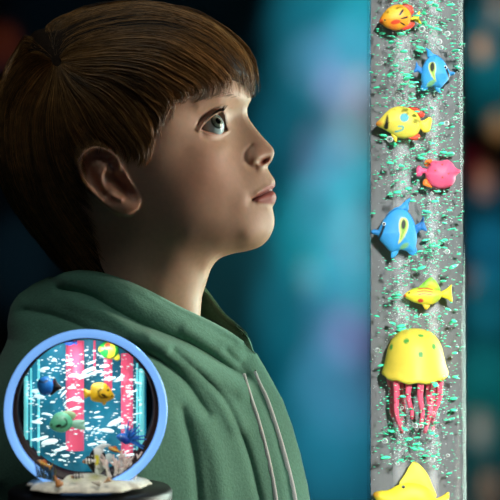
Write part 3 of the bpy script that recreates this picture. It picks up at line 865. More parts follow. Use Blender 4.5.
# scalloped, dipping hem
dip = sstep(352, 372, pys)*(6.5*np.clip(-np.sin(th), 0, 1)+0.8*np.sin(th*9))
vv[:, 2] -= dip*fj
cl = np.ones((len(vv), 3))*np.array(rgb(232,204,72)); fr = vv[:, 1] < TY-0.008
for (a, b, rx, ry, ro) in ((404.5,340,3.0,2.2,-25),(419.2,334.8,3.0,1.6,8),(431.8,345.6,2.2,3.0,-12),(418.1,352.6,2.6,3.0,0),(390.5,346.5,1.2,3,15),(441.6,358,1.0,2.4,-10)):
    cl = lerp(cl, rgb(70,150,62), indisc((a, b), rx, ry, ro)(pxs, pys)*fr)
jb = mesh_obj('bell', vv, m1.f, M['paint'], jf, cl)
for k in range(12):
    a = 2*math.pi*(k+.3)/12; rr = (22+5*(k % 2))*fj
    x0 = jc[0]+rr*math.cos(a); y0 = TY-.008+rr*.8*math.sin(a); z0 = Z0+(250-373)*fj
    pts = []
    L = (52+8*math.sin(k*2.1))*fj
    for q in range(12):
        t = q/11
        pts.append((x0+math.sin(t*7+k)*2.0*fj*t*1.4-0.2*rr*math.cos(a)*t, y0+math.cos(t*6+k*1.7)*2*fj*t-.15*rr*math.sin(a)*t, z0-L*t))
    m1 = MB(); m1.tube(pts, [fj*(3.9-2.2*(q/11)) for q in range(12)], 10, rgb(242,96,124)); m1.build('tentacle', M['paint'], jf, col=True)
# yellow fish at the bottom
r = fish_root('yellow toy fish with a tall pointed fin, lowest in the tall tube', (408,495), FY, GT)
plate('body', [(373,494),(378,491),(388,490),(398,485),(412,482),(426,486),(434,494),(437,503),(430,511),(414,515),(398,513),(384,506),(376,500)], FY, 8, pat(rgb(240,216,56),
   (rgb(226,196,40), indisc((420,500),9,7,0,.6,.6)), (rgb(96,120,60), online([(396,503),(408,506),(420,503)],.8)), (rgb(214,150,50), indisc((375,494),3.5,3,0,.6))), r, C=(408,498))
plate('dorsal_fin', [(399,485),(405,474),(410,465),(414,461.5),(419,464),(427,473),(433,487),(436,497),(415,488)], FY, 2.4, rgb(246,224,84), r)
plate('tail_fin', [(434,500),(442,496),(449,492),(449,502),(450,512),(441,508),(434,505)], FY, 2, rgb(240,206,60), r)
eye_part((403.5,487), FY, 4.6, 1.8, r, (.3,.3,.2))

# ------------------------------------------------------------------ the tall bubble tube
tube = thing('bubble_tube', 'tall clear acrylic bubble tube in front of the boy, full of bubbles and toy fish', 'bubble lamp', (TX, TY, 0))
zt = 1.62; zbase = 0.16
m1 = MB(); m1.lathe((TX, TY, 0), [(RT, zbase), (RT, zt), (RT-0.0022, zt), (RT-0.0022, zbase)], 128); m1.build('tube_wall', M['tube'], tube)
# grey board across the middle, added so the tube reads evenly grey
hwid = math.sqrt((RT-.0028)**2-.006**2)
m1 = MB(); m1.box((TX-hwid, TY+.004, zbase), (TX+hwid, TY+.006, zt-.01)); m1.build('added_grey_board', M['lining'], tube, shade=False)['label'] = 'grey board added to give the tube its even grey'
for cxp, rp in ((401.5,9),(433,7)):  # nested sleeves: light streaks and bubble haze put into pale colour
    c = P(cxp, 0, TY)
    for q, rr in enumerate((1.0, .72, .45)):
        m1 = MB(); m1.lathe((c[0], TY+.001, 0), [(rp*rr*S, zbase+.01), (rp*rr*S, zt-.05)], 32, sy=.55); o = m1.build('streak_plume', M['plume'], tube)
m1 = MB(); m1.lathe((TX, TY, 0), [(0, 0), (.080, 0), (.084, .01), (.084, .13), (.07, .16), (0.0, .16)], 64); m1.build('base', M['black'], tube)
m1 = MB(); m1.lathe((TX, TY, 0), [(0, zt), (RT+.004, zt), (RT+.004, zt+.03), (0, zt+.03)], 64); m1.build('cap', M['black'], tube)

# bubbles
def proto_mesh(name, flat, m, sub=2):
    bm = bmesh.new(); bmesh.ops.create_icosphere(bm, subdivisions=sub, radius=1.0)
    for v in bm.verts:
        v.co.z *= flat
        if flat < 0.9 and v.co.z < 0: v.co.z *= 0.55      # cap-shaped bubble
    for f in bm.faces: f.smooth = True
    me = bpy.data.meshes.new(name); bm.to_mesh(me); bm.free(); me.materials.append(m); return me
ME_G = proto_mesh('bubble_flat_green', 0.5, M['bub_green']); ME_C = proto_mesh('bubble_round_clear', 1.0, M['bub_clear'], 3); ME_W = proto_mesh('bubble_flat_white', 0.5, M['bub_white'])
FISHSPOTS = [(397,18,19,14),(434,70,20,21),(404,123,28,17),(440,174,23,16),(398,229,28,30),(426,295,24,16),(415,358,33,29),(410,490,38,28)]
def on_fish(x, y, z):
    f = (D+y)/D*S; px = x/f+250; py = 250-(z-Z0)/f
    return any(((px-a)/c)**2+((py-b)/d)**2 < 1 for a, b, c, d in FISHSPOTS)
def zrand(x, y):
    for _ in range(6):
        z = rng.uniform(Zbot, Ztop)
        if not on_fish(x, y, z): break
    return z
def in_tube():
    while True:
        x = rng.uniform(-1, 1)*RT*0.955; y = rng.uniform(-1, 0.0)*RT*0.92
        if math.hypot(x, y) < RT*0.93: return TX+x, TY+y
def add_bubble(me, loc, sc, rot, label, group):
    o = bpy.data.objects.new('bubble', me); o.location = loc; o.scale = sc; o.rotation_euler = rot
    COL.objects.link(o); tag(o, label, 'bubble', group); return o
big = []
Ztop, Zbot = Z0+.215, Z0-.215
def near_fish(): return False
for k in range(190):
    x, y = in_tube(); w = S*rng.uniform(2.6, 5.8)*(0.75 if rng.random() < .5 else 1)
    add_bubble(ME_G, (x, y, zrand(x, y)), (w, w*.9, w*rng.uniform(.55, 1.1)), (rng.normal(0,.15), rng.normal(0,.2), rng.uniform(0, 6)), 'flattened green-lit bubble rising in the tall tube', 'large green bubbles in the tall tube')
for k in range(34):
    x, y = in_tube(); w = S*rng.uniform(1.6, 3.6)
    add_bubble(ME_C, (x, y-.004, zrand(x, y)), (w, w, w*.92), (0, 0, 0), 'round clear bubble with a pale rim in the tall tube', 'round clear bubbles in the tall tube')
def merged(name, me, items, label, cat, group=None):
    nv = len(me.vertices); co = np.empty(nv*3); me.vertices.foreach_get('co', co); co = co.reshape(-1, 3)
    fs = np.array([list(p.vertices) for p in me.polygons])
    V = []; F = []
    for i, (loc, sc) in enumerate(items):
        V.append(co*np.array(sc)+np.array(loc)); F.append(fs+i*nv)
    o = mesh_obj(name, np.concatenate(V), np.concatenate(F).tolist(), me.materials[0]); tag(o, label, cat, group, 'stuff'); return o
ME_G1 = proto_mesh('tiny_green', 0.5, M['bub_green'], 1); ME_W1 = proto_mesh('tiny_white', 0.8, M['bub_white'], 1); ME_C1 = proto_mesh('tiny_clear', 1.0, M['bub_clear'], 1)
it = []
for k in range(1800):
    x, y = in_tube(); w = S*rng.uniform(0.6, 2.0); it.append(((x, y, zrand(x, y)), (w*1.1, w*.9, w*.8)))
merged('small_green_bubbles', ME_G1, it, 'mass of tiny green-lit bubbles filling the tall tube', 'bubbles')
it = []
for k in range(3000):
    if k % 2:
        cxp, sg = ((401.5, 5.5), (433, 4.5))[(k//2) % 2]; x = P(cxp, 0, TY)[0]+rng.normal(0, sg)*S; y = TY+.002-abs(rng.normal(0, .004))
        if math.hypot(x-TX, y-TY) > RT*.92: continue
    else: x, y = in_tube()
    w = S*rng.uniform(0.25, 0.75); it.append(((x, y, zrand(x, y)), (w, w, w)))
merged('bubble_mist', ME_W1, it, 'fine white bubble mist in two pale streams inside the tall tube', 'bubbles')

# ------------------------------------------------------------------ the round inset, built as a solid aquarium
AY = -0.250                                   # front plane of the blue rim
AC = (86.0, 411.5)
fa = (D+AY)/D*S
ac = Vector(P(AC[0], AC[1], AY))
def AP(px, py, y):  # a point of the tank's interior at its depth
    return P(px, py, y)
aq = thing('inset_aquarium', 'round inset of an aquarium, built solid with a light blue rim on a black stand', 'aquarium lamp', (ac.x, AY+.04, ac.z-81.5*fa))
Ro, Ri = 81.5*fa, 73.6*fa
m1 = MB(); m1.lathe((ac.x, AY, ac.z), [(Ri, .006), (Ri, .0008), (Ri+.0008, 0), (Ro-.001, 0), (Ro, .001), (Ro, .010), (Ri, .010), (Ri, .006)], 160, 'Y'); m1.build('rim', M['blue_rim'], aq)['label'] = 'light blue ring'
m1 = MB(); m1.lathe((ac.x, AY, ac.z), [(Ri*.93, .050), (0, .050), (0, .053), (Ro*.87, .053), (Ro-.002, .010), (Ri, .010), (Ri-.0010, .0015), (Ri*.93, .050)], 160, 'Y'); m1.build('housing', M['maroon'], aq)
M['tankback'] = mat('teal_water_glow', srgb(15, 100, 124), 0.5, 0.7, 40, emit=1.1, stretch=(1, 1, .5))  # glow of the lit water put into the sheet's emission
M['pink'] = mat('pink_light_rod', srgb(250, 96, 132), 0.4, 0.12, 80, emit=0.5)
M['cyan'] = mat('cyan_edge_glow', srgb(120, 232, 238), 0.3, 0.1, 80, emit=0.55)  # bright edges of the tank glass put in as emission
M['foam'] = mat('white_foam_glow', srgb(226, 250, 250), 0.25, 0.08, 90, emit=0.85, coat=.5)  # emission added so the bubbles read bright white
M['sand'] = mat('pale_resin_sand', (1, 1, 1), 0.7, 0.15, 250, 0.5, attr=True)
# back sheet of the water: a disc cut straight at both sides
yb = AY+.042
def clipx(r, half, n=120):
    out = []
    for k in range(n):
        a = 2*math.pi*k/n
        x = max(-half, min(half, r*math.cos(a))); out.append((ac.x+x, ac.z+r*math.sin(a)))
    return out
pl = clipx(Ri*.945, 60*S*(D+yb)/D)
nn = len(pl)
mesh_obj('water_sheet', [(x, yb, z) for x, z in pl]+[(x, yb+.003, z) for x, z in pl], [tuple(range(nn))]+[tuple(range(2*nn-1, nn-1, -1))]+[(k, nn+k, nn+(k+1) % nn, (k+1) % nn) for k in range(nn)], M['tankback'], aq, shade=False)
def rod(name, px, r, y, m, pyA=None, pyB=None):
    x = P(px, 0, y)[0]-ac.x*(y-AY)/(D+AY); half = math.sqrt(max((Ri*.95)**2-(x-ac.x)**2, 1e-6))
    zA = ac.z+half-.001 if pyA is None else min(P(0, pyA, y)[2], ac.z+half-.001); zB = ac.z-half if pyB is None else P(0, pyB, y)[2]
    m1 = MB(); m1.tube([(x, y, zA), (x, y, zB)], r*S, 16); return m1.build(name, m, aq)
rod('light_rod', 75, 7.5, AY+.037, M['pink'], 340, 450)
rod('light_rod', 108, 3.4, AY+.037, M['pink'], 340, 395)
rod('light_rod', 127, 5.0, AY+.037, M['pink'], 338, 474)
rod('light_rod', 94.5, 0.9, AY+.037, M['pink'], 340, 372)
for px, rr in ((26.5,1.7),(31.5,.8),(141.5,2.3),(137,.8),(39,1.0)):
    rod('glass_edge_glow', px, rr, AY+.034, M['cyan'])
# resin base
yc = AY+.022
m1 = MB(); cx = P(87, 0, AY)[0]; z1 = P(0, 491.5, AY-.012)[2]
prof = [(0, .0062), (.012, .0061), (.022, .0056), (.030, .0050), (.0352, .0038), (.0372, .0020), (.036, .0), (0, 0)]
m1.lathe((cx, AY+.012, z1), [(a, b*.95) for a, b in resample(smooth(prof, 4, False), 40)], 90, sx=1.0, sy=.92)
vv = np.array(m1.v)
an = np.arctan2(vv[:, 1]-AY-.012, vv[:, 0]-cx); rad = np.hypot(vv[:, 0]-cx, vv[:, 1]-AY-.012)
k = 1+.05*np.sin(an*5+1)+.03*np.sin(an*11)+.015*np.sin(an*23)
vv[:, 0] = cx+(vv[:, 0]-cx)*k; vv[:, 1] = AY+.012+(vv[:, 1]-AY-.012)*k
cl = np.ones((len(vv), 3))*np.array(rgb(232,226,206))
cl = lerp(cl, rgb(176,176,104), np.clip(1.1-rad/.028, 0, 1)*(.6+.4*np.sin(vv[:, 0]*500)))
sandb = mesh_obj('sand_base', vv, m1.f, M['sand'], aq, cl)
# stand
std = thing('display_stand', 'plain black round stand under the inset aquarium', 'stand', (ac.x, AY+.03, 0))
zs = ac.z-81.5*fa
m1 = MB(); m1.lathe((ac.x, AY+.03, 0), [(0, zs-.0006), (.051, zs-.0006), (.053, zs-.003), (.053, zs-.014), (.050, zs-.016), (0, zs-.016)], 72); m1.build('top', M['black'], std)
m1 = MB(); m1.lathe((ac.x, AY+.03, 0), [(.022, zs-.016), (.018, .4), (.022, .02)], 32); m1.build('column', M['black'], std)
m1 = MB(); m1.lathe((ac.x, AY+.03, 0), [(0, 0), (.11, 0), (.11, .012), (.03, .022), (0, .022)], 64); m1.build('foot', M['black'], std)

GA = 'little fish inside the round aquarium lamp'
def afish(label, c, parts, y=AY+.022, eye=None, er=1.2, ering=(.9, .9, .85), th=4):
    r = fish_root(label, c, y, GA, 'aquarium_fish', 'fish')
    for nm, ol, tk, co in parts: plate(nm, ol, y, tk, co, r, 72, 12, m=M['paint2'])
    if eye: eye_part(eye, y, th*.8, er, r, ering, M['paint2'])
    return r
gr = rgb(40,168,66)
afish('green and yellow fish with a red spot at the top of the inset aquarium', (108,350), [
 ('body', [(98,350),(101,344),(106,341.5),(112,341.5),(117,345),(119,350),(117,356),(111,359.5),(105,358),(101,354.5)], 5, pat(gr, (rgb(236,222,60), inpoly([(107,341),(113,341),(115,352),(112,360),(107,359),(109,350)],.6)), (rgb(226,82,56), indisc((107.6,346),3,3.2,0,.2)), (rgb(240,220,70), indisc((100,349),2.5,2,0,.5)))),
 ('tail_fin', [(113,356),(118,354),(120,358),(118,361),(114,359.5)], 1.6, rgb(238,224,60))], eye=(103.5,347), er=.9)
afish('blue fish with a black pointed tail, nearest the straight glass edge', (46,386), [
 ('body', [(37.5,386),(38.5,380),(43,376.5),(49,377),(53,381),(54.5,387),(52,393),(46,395),(41,393.5)], 4.5, pat(rgb(40,132,222), (rgb(30,60,90), online([(38.5,380),(43,381.5),(48,380)],.9)), (rgb(20,90,190), indisc((49,390),5,4,0,.6,.6)))),
 ('tail_fin', [(48.5,391),(52,383),(55,377.5),(57.5,382),(62.5,387.5),(58,390.5),(51.5,395)], 2.2, pat(rgb(16,16,20), (rgb(190,70,90), online([(50,389),(54,380.5)],.5))))], eye=(42,383), er=1.1)
afish('golden yellow fish with a black smile mark in the middle of the inset aquarium', (100,394), [
 ('body', [(90.5,390),(92,384.5),(98,382.5),(105,383.5),(109,387.5),(114.5,396),(112,399.5),(106,402.5),(98,402.5),(91.5,400.5),(90,395)], 4.8, pat(rgb(246,192,36), (rgb(250,214,80), indisc((97,388),6,4,0,.6,.8)), (rgb(20,16,14), online([(101,389),(98.6,391),(99,395),(102,397.5),(107,397)],.75)), (rgb(30,20,14), indisc((103.5,395),2.6,1.3,25)), (rgb(20,16,14), indisc((108,390),1.1,1.1)), (rgb(20,16,14), indisc((112,396),1,.9)))),
 ('tail_fin', [(91.5,391),(87.5,390),(84,388.5),(83.8,393),(85,398.5),(88,397),(92,395.5)], 1.8, rgb(246,196,50)),
 ('pelvic_fin', [(102,402),(106.5,401.5),(105,405),(103,405)], 1.4, rgb(244,188,46))], eye=(108,390), er=.8, ering=(.1,.08,.05))
afish('mint green fish with a black smile mark, below the blue one', (62,425), [
 ('body', [(49.5,424.5),(52,418),(56,413),(62,411.5),(68,413.5),(72,418.5),(73,424),(70,429),(64,432),(57,431.5),(52,428.5)], 4.8, pat(rgb(110,214,168), (rgb(150,232,196), indisc((61,417),6,3.5,0,.6,.8)), (rgb(14,22,22), online([(65,418),(67,421.5),(65.5,425),(61,427)],.8)), (rgb(14,22,22), indisc((58.8,425.2),3,1.6,-15)), (rgb(14,22,22), indisc((52,424),1,1)))),
 ('dorsal_fin', [(62,412),(70,410.5),(76,414),(74,419),(69,417)], 1.5, rgb(190,226,170)),
 ('tail_fin', [(71,421),(78,419.5),(85,420.5),(84,425),(86,429.5),(78,429),(71,426)], 1.4, rgb(170,232,206))], eye=(57.3,417.5), er=1.0, ering=(.1,.15,.14))
afish('black, white and yellow angelfish above the resin base', (98,459), [
 ('body', [(89,458),(91,452),(95,448.5),(100,448),(104,452),(106,458),(104,464),(99,469),(95,468.5),(91,464)], 3.6, pat(rgb(236,240,236), (rgb(14,14,16), inpoly([(91,450),(93.5,449),(94.5,458),(95,468),(91,466),(89.5,458)],.4)), (rgb(232,222,60), inpoly([(95,455),(99,456),(98.5,464),(95,464)],.5)), (rgb(14,14,16), inpoly([(100.5,455),(104,452),(106.5,459),(103.5,465),(100,461)],.4)))),
 ('dorsal_fin', [(93,450),(97,446),(104,443.2),(112,446),(108,446.5),(104,448.5),(103,453),(98,451)], 1.3, rgb(232,244,244)),
 ('anal_fin', [(95,467),(99,466),(104,463),(105,468),(100,474),(95,473)], 1.3, rgb(226,236,236)),
 ('black_fin', [(87,463),(91,462),(94,467),(95,472.5),(91,470)], 1.3, rgb(16,16,18)),
 ('tail_fin', [(104,456),(109,453.5),(113,456),(112,461),(108,462),(104,461)], 1.2, rgb(216,236,236))], y=AY+.016, eye=(91.6,456), er=.8)
def striped(label, c, sc, y):
    T = lambda p: (c[0]+p[0]*sc, c[1]+p[1]*sc)
    afish(label, c, [('body', [T(p) for p in ((-7,1),(-4,-2.6),(0,-3.6),(4,-2.6),(6.5,0),(4,2.8),(0,3.6),(-4,3))], 2.4*sc, pat(rgb(240,238,230), *[(rgb(18,16,16), online([T((q,-4)),T((q+.6,4))],.85*sc,.3)) for q in (-4,-.6,2.8)], (rgb(226,150,90), indisc(T((-6,1)),2*sc,2*sc)))),
      ('tail_fin', [T(p) for p in ((5.5,0),(8.5,-3),(9.5,0),(8.5,3))], 1.0, rgb(236,230,220)), ('dorsal_fin', [T(p) for p in ((-3,-2.8),(0,-6),(3,-4.5),(4,-2.4))], .9, rgb(20,18,18))], y=y, eye=T((-4.8,-.6)), er=.6)
striped('tiny black and white striped fish low over the resin base', (76.5,476), 0.8, AY-.022)
striped('tiny black and white striped fish just in front of the angelfish', (88,461), 0.85, AY+.008)
def slim(label, c, ang, L, y, col=(236,140,34)):
    a = math.radians(ang)
    T = lambda p: (c[0]+(p[0]*math.cos(a)-p[1]*math.sin(a))*L, c[1]+(p[0]*math.sin(a)+p[1]*math.cos(a))*L)
    afish(label, c, [('body', [T(p) for p in ((-8,0),(-5,-2.5),(0,-3),(5,-1.8),(8,0),(5,2),(0,2.8),(-5,2.2))], 2.2, pat(rgb(*col), (rgb(250,206,90), online([T((-6,-.5)),T((5,-.4))],1.0*L)), (rgb(150,60,20), online([T((-5,2)),T((5,1.6))],.6*L)))),
      ('tail_fin', [T(p) for p in ((7,0),(11,-3.4),(10.5,0),(11,3.4))], .9, rgb(246,180,80)), ('dorsal_fin', [T(p) for p in ((-3,-2.6),(0,-5),(4,-2.2))], .8, rgb(220,110,40))], y=y, eye=T((-5.4,-.7)), er=.7)
slim('orange fish with a pale stripe by the dark grass, lower edge of the aquarium', (43.5,463), 28, 0.85, AY-.006)
slim('thin orange fish gliding behind the angelfish fin', (114,450), 22, 0.8, AY+.016)
# blue feathery fish
r = afish('blue feathery fish with long fan fins beside the coral', (130,440), [
 ('body', [(116,437),(121,433.5),(126,434),(131,438),(131,443),(126,445),(121,442)], 3.4, pat(rgb(30,120,224), (rgb(20,70,190), indisc((125,441),4,3,0,.6)))) ], eye=(120.5,436.8), er=.9)
yq = AY+.022
for k in range(12):
    t = k/11; a = math.radians(-100+130*t); L = 15+4*math.sin(k*1.9)
    p0 = (127+2*t, 438+3*t); m1 = MB(); pts = [P(p0[0]+math.cos(a)*L*q/5, p0[1]+math.sin(a)*L*q/5+1.5*(q/5)**2, yq-.004*(k % 3)*q/5) for q in range(6)]
    m1.tube(pts, [S*(1.5-1.1*q/5) for q in range(6)], 8, rgb(40,130,232) if k % 3 else rgb(120,200,250)); m1.build('fan_fin', M['paint2'], r, col=True)
# little blue fish top
afish('tiny dark blue fish peeping out under the top of the blue rim', (69,341.5), [('body', [(63.5,342),(66,340),(70,339.5),(74,341),(74.5,343.5),(70,345.5),(66,344.5)], 2.4, rgb(24,90,200)), ('tail_fin', [(74,341.5),(77,340.5),(77,345),(74,343.5)], 1, rgb(24,80,180))], eye=(66.3,341.7), er=.6)
# corals, shells, grass
m1 = MB()
rr = random.Random(5)
def branch(p, d, L, r, dep):
    pts = [p]; q = Vector(p); dd = Vector(d)
    for k in range(4):
        dd = (dd+Vector((rr.gauss(0,.16), rr.gauss(0,.12), rr.gauss(0,.1)))).normalized(); q = q+dd*L/4; pts.append(tuple(q))
    m1.tube(pts, [r*(1-.13*k) for k in range(5)], 8, rgb(252,246,240) if dep else rgb(250,232,222))
    m1.ellipsoid(q, (r*.62,)*3, 8, 6, rgb(250,214,214))
    if dep:
        for k in range(3):
            b = Vector(pts[2+k % 3]); nd = (dd+Vector((rr.uniform(-1,1), rr.uniform(-.5,.5), rr.uniform(-.1,.6)))).normalized(); branch(tuple(b), nd, L*.62, r*.72, dep-1)
for px in (110,115,120,124,129,133):
    branch(P(px, 481, AY+.006), (rr.uniform(-.4,.4)+(px-119)*.03, rr.uniform(-.3,.1), 1), 12*S, 2.3*S, 2)
o = m1.build('coral', M['paint2'], None, col=True); tag(o, 'branching creamy white coral on the resin base', 'coral')
def shell(label, c, ang, L, colr, y):
    m = MB(); pts = []; rad = []
    a = math.radians(ang)
    for k in range(26):
        t = k/25; pts.append(P(c[0]+math.cos(a)*L*(t-.5), c[1]+math.sin(a)*L*(t-.5), y)); rad.append(S*(0.25+L*.30*t**1.1*(1 if t < .85 else (1-((t-.85)/.16)**2)**.5)*(1+.10*math.sin(t*26))))
    m.tube(pts, rad, 16, colr); o = m.build('seashell', M['paint2'], None, col=True); tag(o, label, 'shell', 'seashells on the resin base')
shell('orange striped seashell leaning on the edge of the resin base', (57.5,480.5), 60, 13, rgb(226,150,84), AY-.024)
shell('flat cream seashell on the front of the resin base', (96,483), 10, 10, rgb(246,236,214), AY-.026)
shell('small peach seashell between cream shell and coral', (107,481), -30, 8, rgb(240,190,140), AY-.027)
m1 = MB()
for k in range(34):
    x = 38+rr.random()*18; y = AY-.010+rr.random()*.008; L = 10+rr.random()*10; le = rr.uniform(-.5,.35)
    m1.tube([P(x+le*L*(q/4)**1.5*.7, 481-(56-x)*.25-L*q/4, y) for q in range(5)], [S*(.65-.14*q) for q in range(5)], 5, rgb(52,100,140) if k % 2 else rgb(92,96,60))
o = m1.build('aquarium_plant', M['paint2'], None, col=True); tag(o, 'dark blue-green grassy aquarium plant in front of the blue rim', 'aquarium plant')
# bubbles of the round aquarium
arng = np.random.default_rng(3)
clusters = [(50,350,16,8),(66,362,14,5),(98,352,14,6),(52,370,12,6),(36,388,9,4),(74,372,14,8),(66,390,14,8),(88,376,9,4),(60,402,12,6),(36,398,8,4),(118,378,14,10),(128,395,9,6),(42,420,9,5),(80,408,10,6),(112,412,14,6),(48,440,13,5),(68,448,14,6),(95,440,9,5),(60,458,14,5),(86,430,8,4),(112,428,12,4),(135,380,6,8),(134,415,5,8),(102,368,8,5),(130,455,8,6)]
cnt = 0
for q in range(75+1):
    cx_, cy_, sx_, sy_ = clusters[q % len(clusters)]
    x = np.clip(arng.normal(cx_, sx_*.55), 29, 140); y = arng.normal(cy_, sy_*.55)
    if math.hypot(x-AC[0], y-AC[1]) > 68 or y > 466: continue
    dpt = AY+arng.uniform(.026, .033); w = S*arng.uniform(2.0, 5.4)*(1.5 if q % 5 == 0 else 1)
    o = add_bubble(ME_W, P(x, y, dpt), (w, w*.6, w*arng.uniform(.5, .95)), (0, arng.normal(-.15, .25), 0), 'white foamy bubble inside the round inset aquarium', 'white bubbles in the round aquarium lamp')
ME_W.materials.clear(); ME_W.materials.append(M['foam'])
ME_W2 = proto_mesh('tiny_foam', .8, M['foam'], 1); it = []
for q in range(520):
    cx_, cy_, sx_, sy_ = clusters[arng.integers(len(clusters))]
    x = np.clip(arng.normal(cx_, sx_), 28, 141); y = arng.normal(cy_, sy_*1.6)
    if math.hypot(x-AC[0], y-AC[1]) > 70 or y > 466: continue
    w = S*arng.uniform(.35, 1.2); it.append((P(x, y, AY+arng.uniform(.024, .033)), (w*1.5, w, w*.8)))
merged('foam_bubbles', ME_W2, it, 'fine white foam drifting through the round inset aquarium', 'bubbles')

piv = Vector((ac.x, AY, 0)); yaw = math.atan2(-ac.x, D+AY)
RZ = Matrix.Translation(piv) @ Matrix.Rotation(yaw, 4, 'Z') @ Matrix.Translation(-piv)
bpy.context.view_layer.update()
for o in list(COL.objects):
    if o.parent is None and (o.get('group') in (GA, 'white bubbles in the round aquarium lamp', 'seashells on the resin base') or o.get('category') in ('coral', 'aquarium plant', 'aquarium lamp') or o.name.startswith('foam_bubbles')):
        ym = o.location.y
        if o.type == 'MESH' and abs(ym) < 1e-6: ym = sum(v.co.y for v in o.data.vertices)/len(o.data.vertices)
        dx = 0 if o is aq else -ac.x*(ym-AY)/(D+AY)
        o.matrix_world = RZ @ Matrix.Translation((dx, 0, 0)) @ o.matrix_world

# ------------------------------------------------------------------ the room
YB = 4.0
def slab(name, a, b, m):
    mbb = MB(); mbb.box(a, b); o = mbb.build(name, m, None, shade=False); o['kind'] = 'structure'; return o
slab('floor', (-3, -2.2, -.1), (3, YB+.1, 0), M['floor'])
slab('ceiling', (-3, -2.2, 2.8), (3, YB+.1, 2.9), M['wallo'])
slab('wall_back', (-3, YB, 0), (3, YB+.1, 2.8), M['wall'])
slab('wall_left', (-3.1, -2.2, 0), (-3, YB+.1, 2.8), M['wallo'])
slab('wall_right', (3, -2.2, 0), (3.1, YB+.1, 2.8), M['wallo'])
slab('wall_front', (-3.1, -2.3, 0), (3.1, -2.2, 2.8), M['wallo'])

# ------------------------------------------------------------------ light
def look(o, tgt):
    o.rotation_euler = (Vector(tgt)-o.location).to_track_quat('-Z', 'Y').to_euler()
def area(name, loc, tgt, sx, sy, power, col, spread=180):
    l = bpy.data.lights.new(name, 'AREA'); l.shape = 'RECTANGLE'; l.size = sx; l.size_y = sy; l.energy = power; l.color = col; l.spread = math.radians(spread)
    o = bpy.data.objects.new(name, l); o.location = loc; COL.objects.link(o); look(o, tgt); return o
def spot(name, px, py, rpx, col, inten, off=(0, -1.4, 1.3)):
    x, y, z = P(px, py, YB)
    l = bpy.data.lights.new(name, 'SPOT'); o = bpy.data.objects.new(name, l); COL.objects.link(o)
    o.location = (x+off[0], YB+off[1], min(z+off[2], 2.75)); look(o, (x, YB, z))
    dist = (Vector((x, YB, z))-o.location).length
    rad = rpx*S*(D+YB)/D
    l.spot_size = 2*math.atan(rad*1.25/dist); l.spot_blend = 1.0; l.shadow_soft_size = .03
    l.color = col; l.energy = inten*dist*dist*68
    return o
KEY = area('key_lamp', (1.0, 0.20, 1.19), (0.0, -0.03, 1.16), .26, .45, 1.7, (1.0, .93, .80), 70)
RIM = area('rim_lamp', (0.72, 0.50, 1.16), (0.0, 0.0, 1.15), .25, .5, 1.95, (.76, 1.0, .87), 70)
FILL = area('warm_fill_lamp', (0.45, -1.2, 1.5), (0.0, 0, 1.2), .4, .4, 0.07, (1.0, .68, .45))
TL = area('tube_fill_light', (0.35, -1.2, 1.60), (TX+.004, TY, 1.15), .06, .60, 0.56, (1.0, 1.0, 1.0), 11)  # added unseen light that brightens the tube and bubbles from the front
TOP_FILL = area('overhead_fill', (0.0, -0.5, 2.6), (-0.05, 0, 1.1), 1.0, 1.0, 1.2, (.9, 1.0, .95), 90)  # added overhead fill that lifts the dark hood
TANK = area('inset_fill_light', (ac.x, AY+.012, ac.z+Ri-.006), (ac.x, AY+.035, ac.z-.02), 0.07, .004, 0.04, (.92, 1, 1))  # light added behind the rim to brighten the tank contents
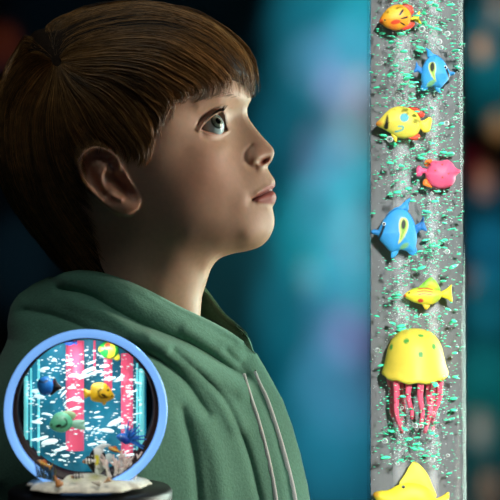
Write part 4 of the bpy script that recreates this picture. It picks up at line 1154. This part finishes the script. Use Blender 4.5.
B = [ # px, py, radius, colour, strength
 (345, 20, 75, (.03,.55,.75), 1.0), (372, 30, 45, (.05,.75,.85), .7), (345, 62, 40, (.25,.50,.95), .55), (314, 60, 30, (.30,.32,.60), .35), (335, 86, 24, (.62,.36,.72), .55), (362, 88, 22, (.9,.45,.5), .45),
 (310, 110, 60, (.02,.36,.50), .85), (362, 112, 34, (.5,.7,.62), .4), (322, 152, 30, (.45,.38,.68), .35), (347, 160, 34, (.03,.72,.85), .8), (300, 165, 62, (.02,.34,.5), .8), (335, 195, 44, (.25,.5,.9), .55), (366, 200, 36, (.05,.8,.85), .65),
 (350, 130, 26, (.8,.5,.6), .35), (318, 228, 46, (.01,.65,.75), .9), (352, 236, 28, (.55,.45,.62), .4), (300, 278, 50, (.03,.42,.55), .6), (308, 276, 16, (.8,.45,.4), .35), (345, 262, 40, (.05,.65,.8), .7), (345, 300, 44, (.2,.45,.85), .6), (368, 285, 30, (.05,.75,.8), .6),
 (305, 325, 56, (.01,.45,.65), .85), (346, 334, 26, (.55,.32,.75), .5), (340, 372, 46, (.25,.38,.75), .55), (305, 375, 50, (.01,.35,.5), .6), (330, 420, 60, (.03,.42,.62), .8), (345, 470, 60, (.03,.36,.55), .7), (300, 450, 50, (.02,.3,.45), .4),
 (490, 40, 40, (.01,.32,.42), .7), (482, 48, 13, (1.0,.42,.12), .9), (498, 10, 16, (.8,.5,.32), .5), (492, 88, 30, (.01,.35,.42), .5), (497, 126, 13, (.9,.45,.15), .6), (484, 182, 14, (1.0,.4,.2), .6), (472, 166, 14, (.5,.02,.06), .25), (488, 215, 30, (.01,.22,.35), .5),
 (490, 252, 26, (.02,.45,.75), .6), (472, 280, 12, (.8,.35,.2), .25), (488, 300, 26, (.02,.42,.6), .6), (484, 345, 34, (.01,.24,.3), .6), (484, 395, 40, (.01,.35,.34), .75), (480, 430, 16, (.9,.55,.42), .5), (488, 488, 16, (.9,.42,.2), .4), (480, 470, 34, (.01,.25,.28), .5),
 (232, 270, 70, (.03,.22,.26), .5), (275, 60, 40, (.02,.16,.24), .25), (268, 110, 40, (.01,.25,.34), .35), (275, 250, 44, (.01,.2,.28), .35), (4, 46, 20, (.6,.10,.03), .2), (20, 262, 40, (.04,.14,.22), .15), (-10, 120, 60, (.02,.06,.12), .1), (268, 330, 36, (.01,.14,.2), .25), (60, 15, 60, (.01,.05,.09), .10), (200,-20,80,(.01,.06,.09),.1)]
l = bpy.data.lights.new('inset_front_fill', 'SPOT'); o = bpy.data.objects.new('inset_front_fill', l); COL.objects.link(o)  # added unseen spot that brightens sand, coral and fish from the front
o.location = (0.12, -1.15, 1.55); look(o, P(88, 446, AY)); l.spot_size = math.radians(7.4); l.spot_blend = .8; l.energy = 19; l.shadow_soft_size = .02; l.color = (1, .96, .9)
for px_, py_, r_, c_, k_ in B: spot('bokeh_spot', px_, py_, r_, c_, k_*(.70 if px_ > 312 else .38 if px_ > 280 else .2 if px_ > 250 else .6))  # added unseen spots throw the blurred background colours onto the wall
w = bpy.data.worlds.new('room_air'); SC.world = w; w.use_nodes = True
w.node_tree.nodes['Background'].inputs[0].default_value = (.02, .03, .045, 1); w.node_tree.nodes['Background'].inputs[1].default_value = 0.3

# ------------------------------------------------------------------ camera
cam = bpy.data.cameras.new('camera'); co = bpy.data.objects.new('camera', cam); COL.objects.link(co)
co.location = (0, -D, Z0); co.rotation_euler = (math.pi/2, 0, 0)
cam.sensor_width = 36; cam.lens = 36*D/(500*S)
cam.clip_start = .05
cam.dof.use_dof = True; cam.dof.focus_distance = D-.045; cam.dof.aperture_fstop = cam.lens/7.5
SC.camera = co
SC.view_settings.view_transform = 'Standard'; SC.view_settings.look = 'None'; SC.view_settings.gamma = 1; SC.view_settings.use_curve_mapping = False
SC.view_settings.exposure = 0
SC.cycles.use_denoising = True
SC.cycles.max_bounces = 8; SC.cycles.transparent_max_bounces = 24
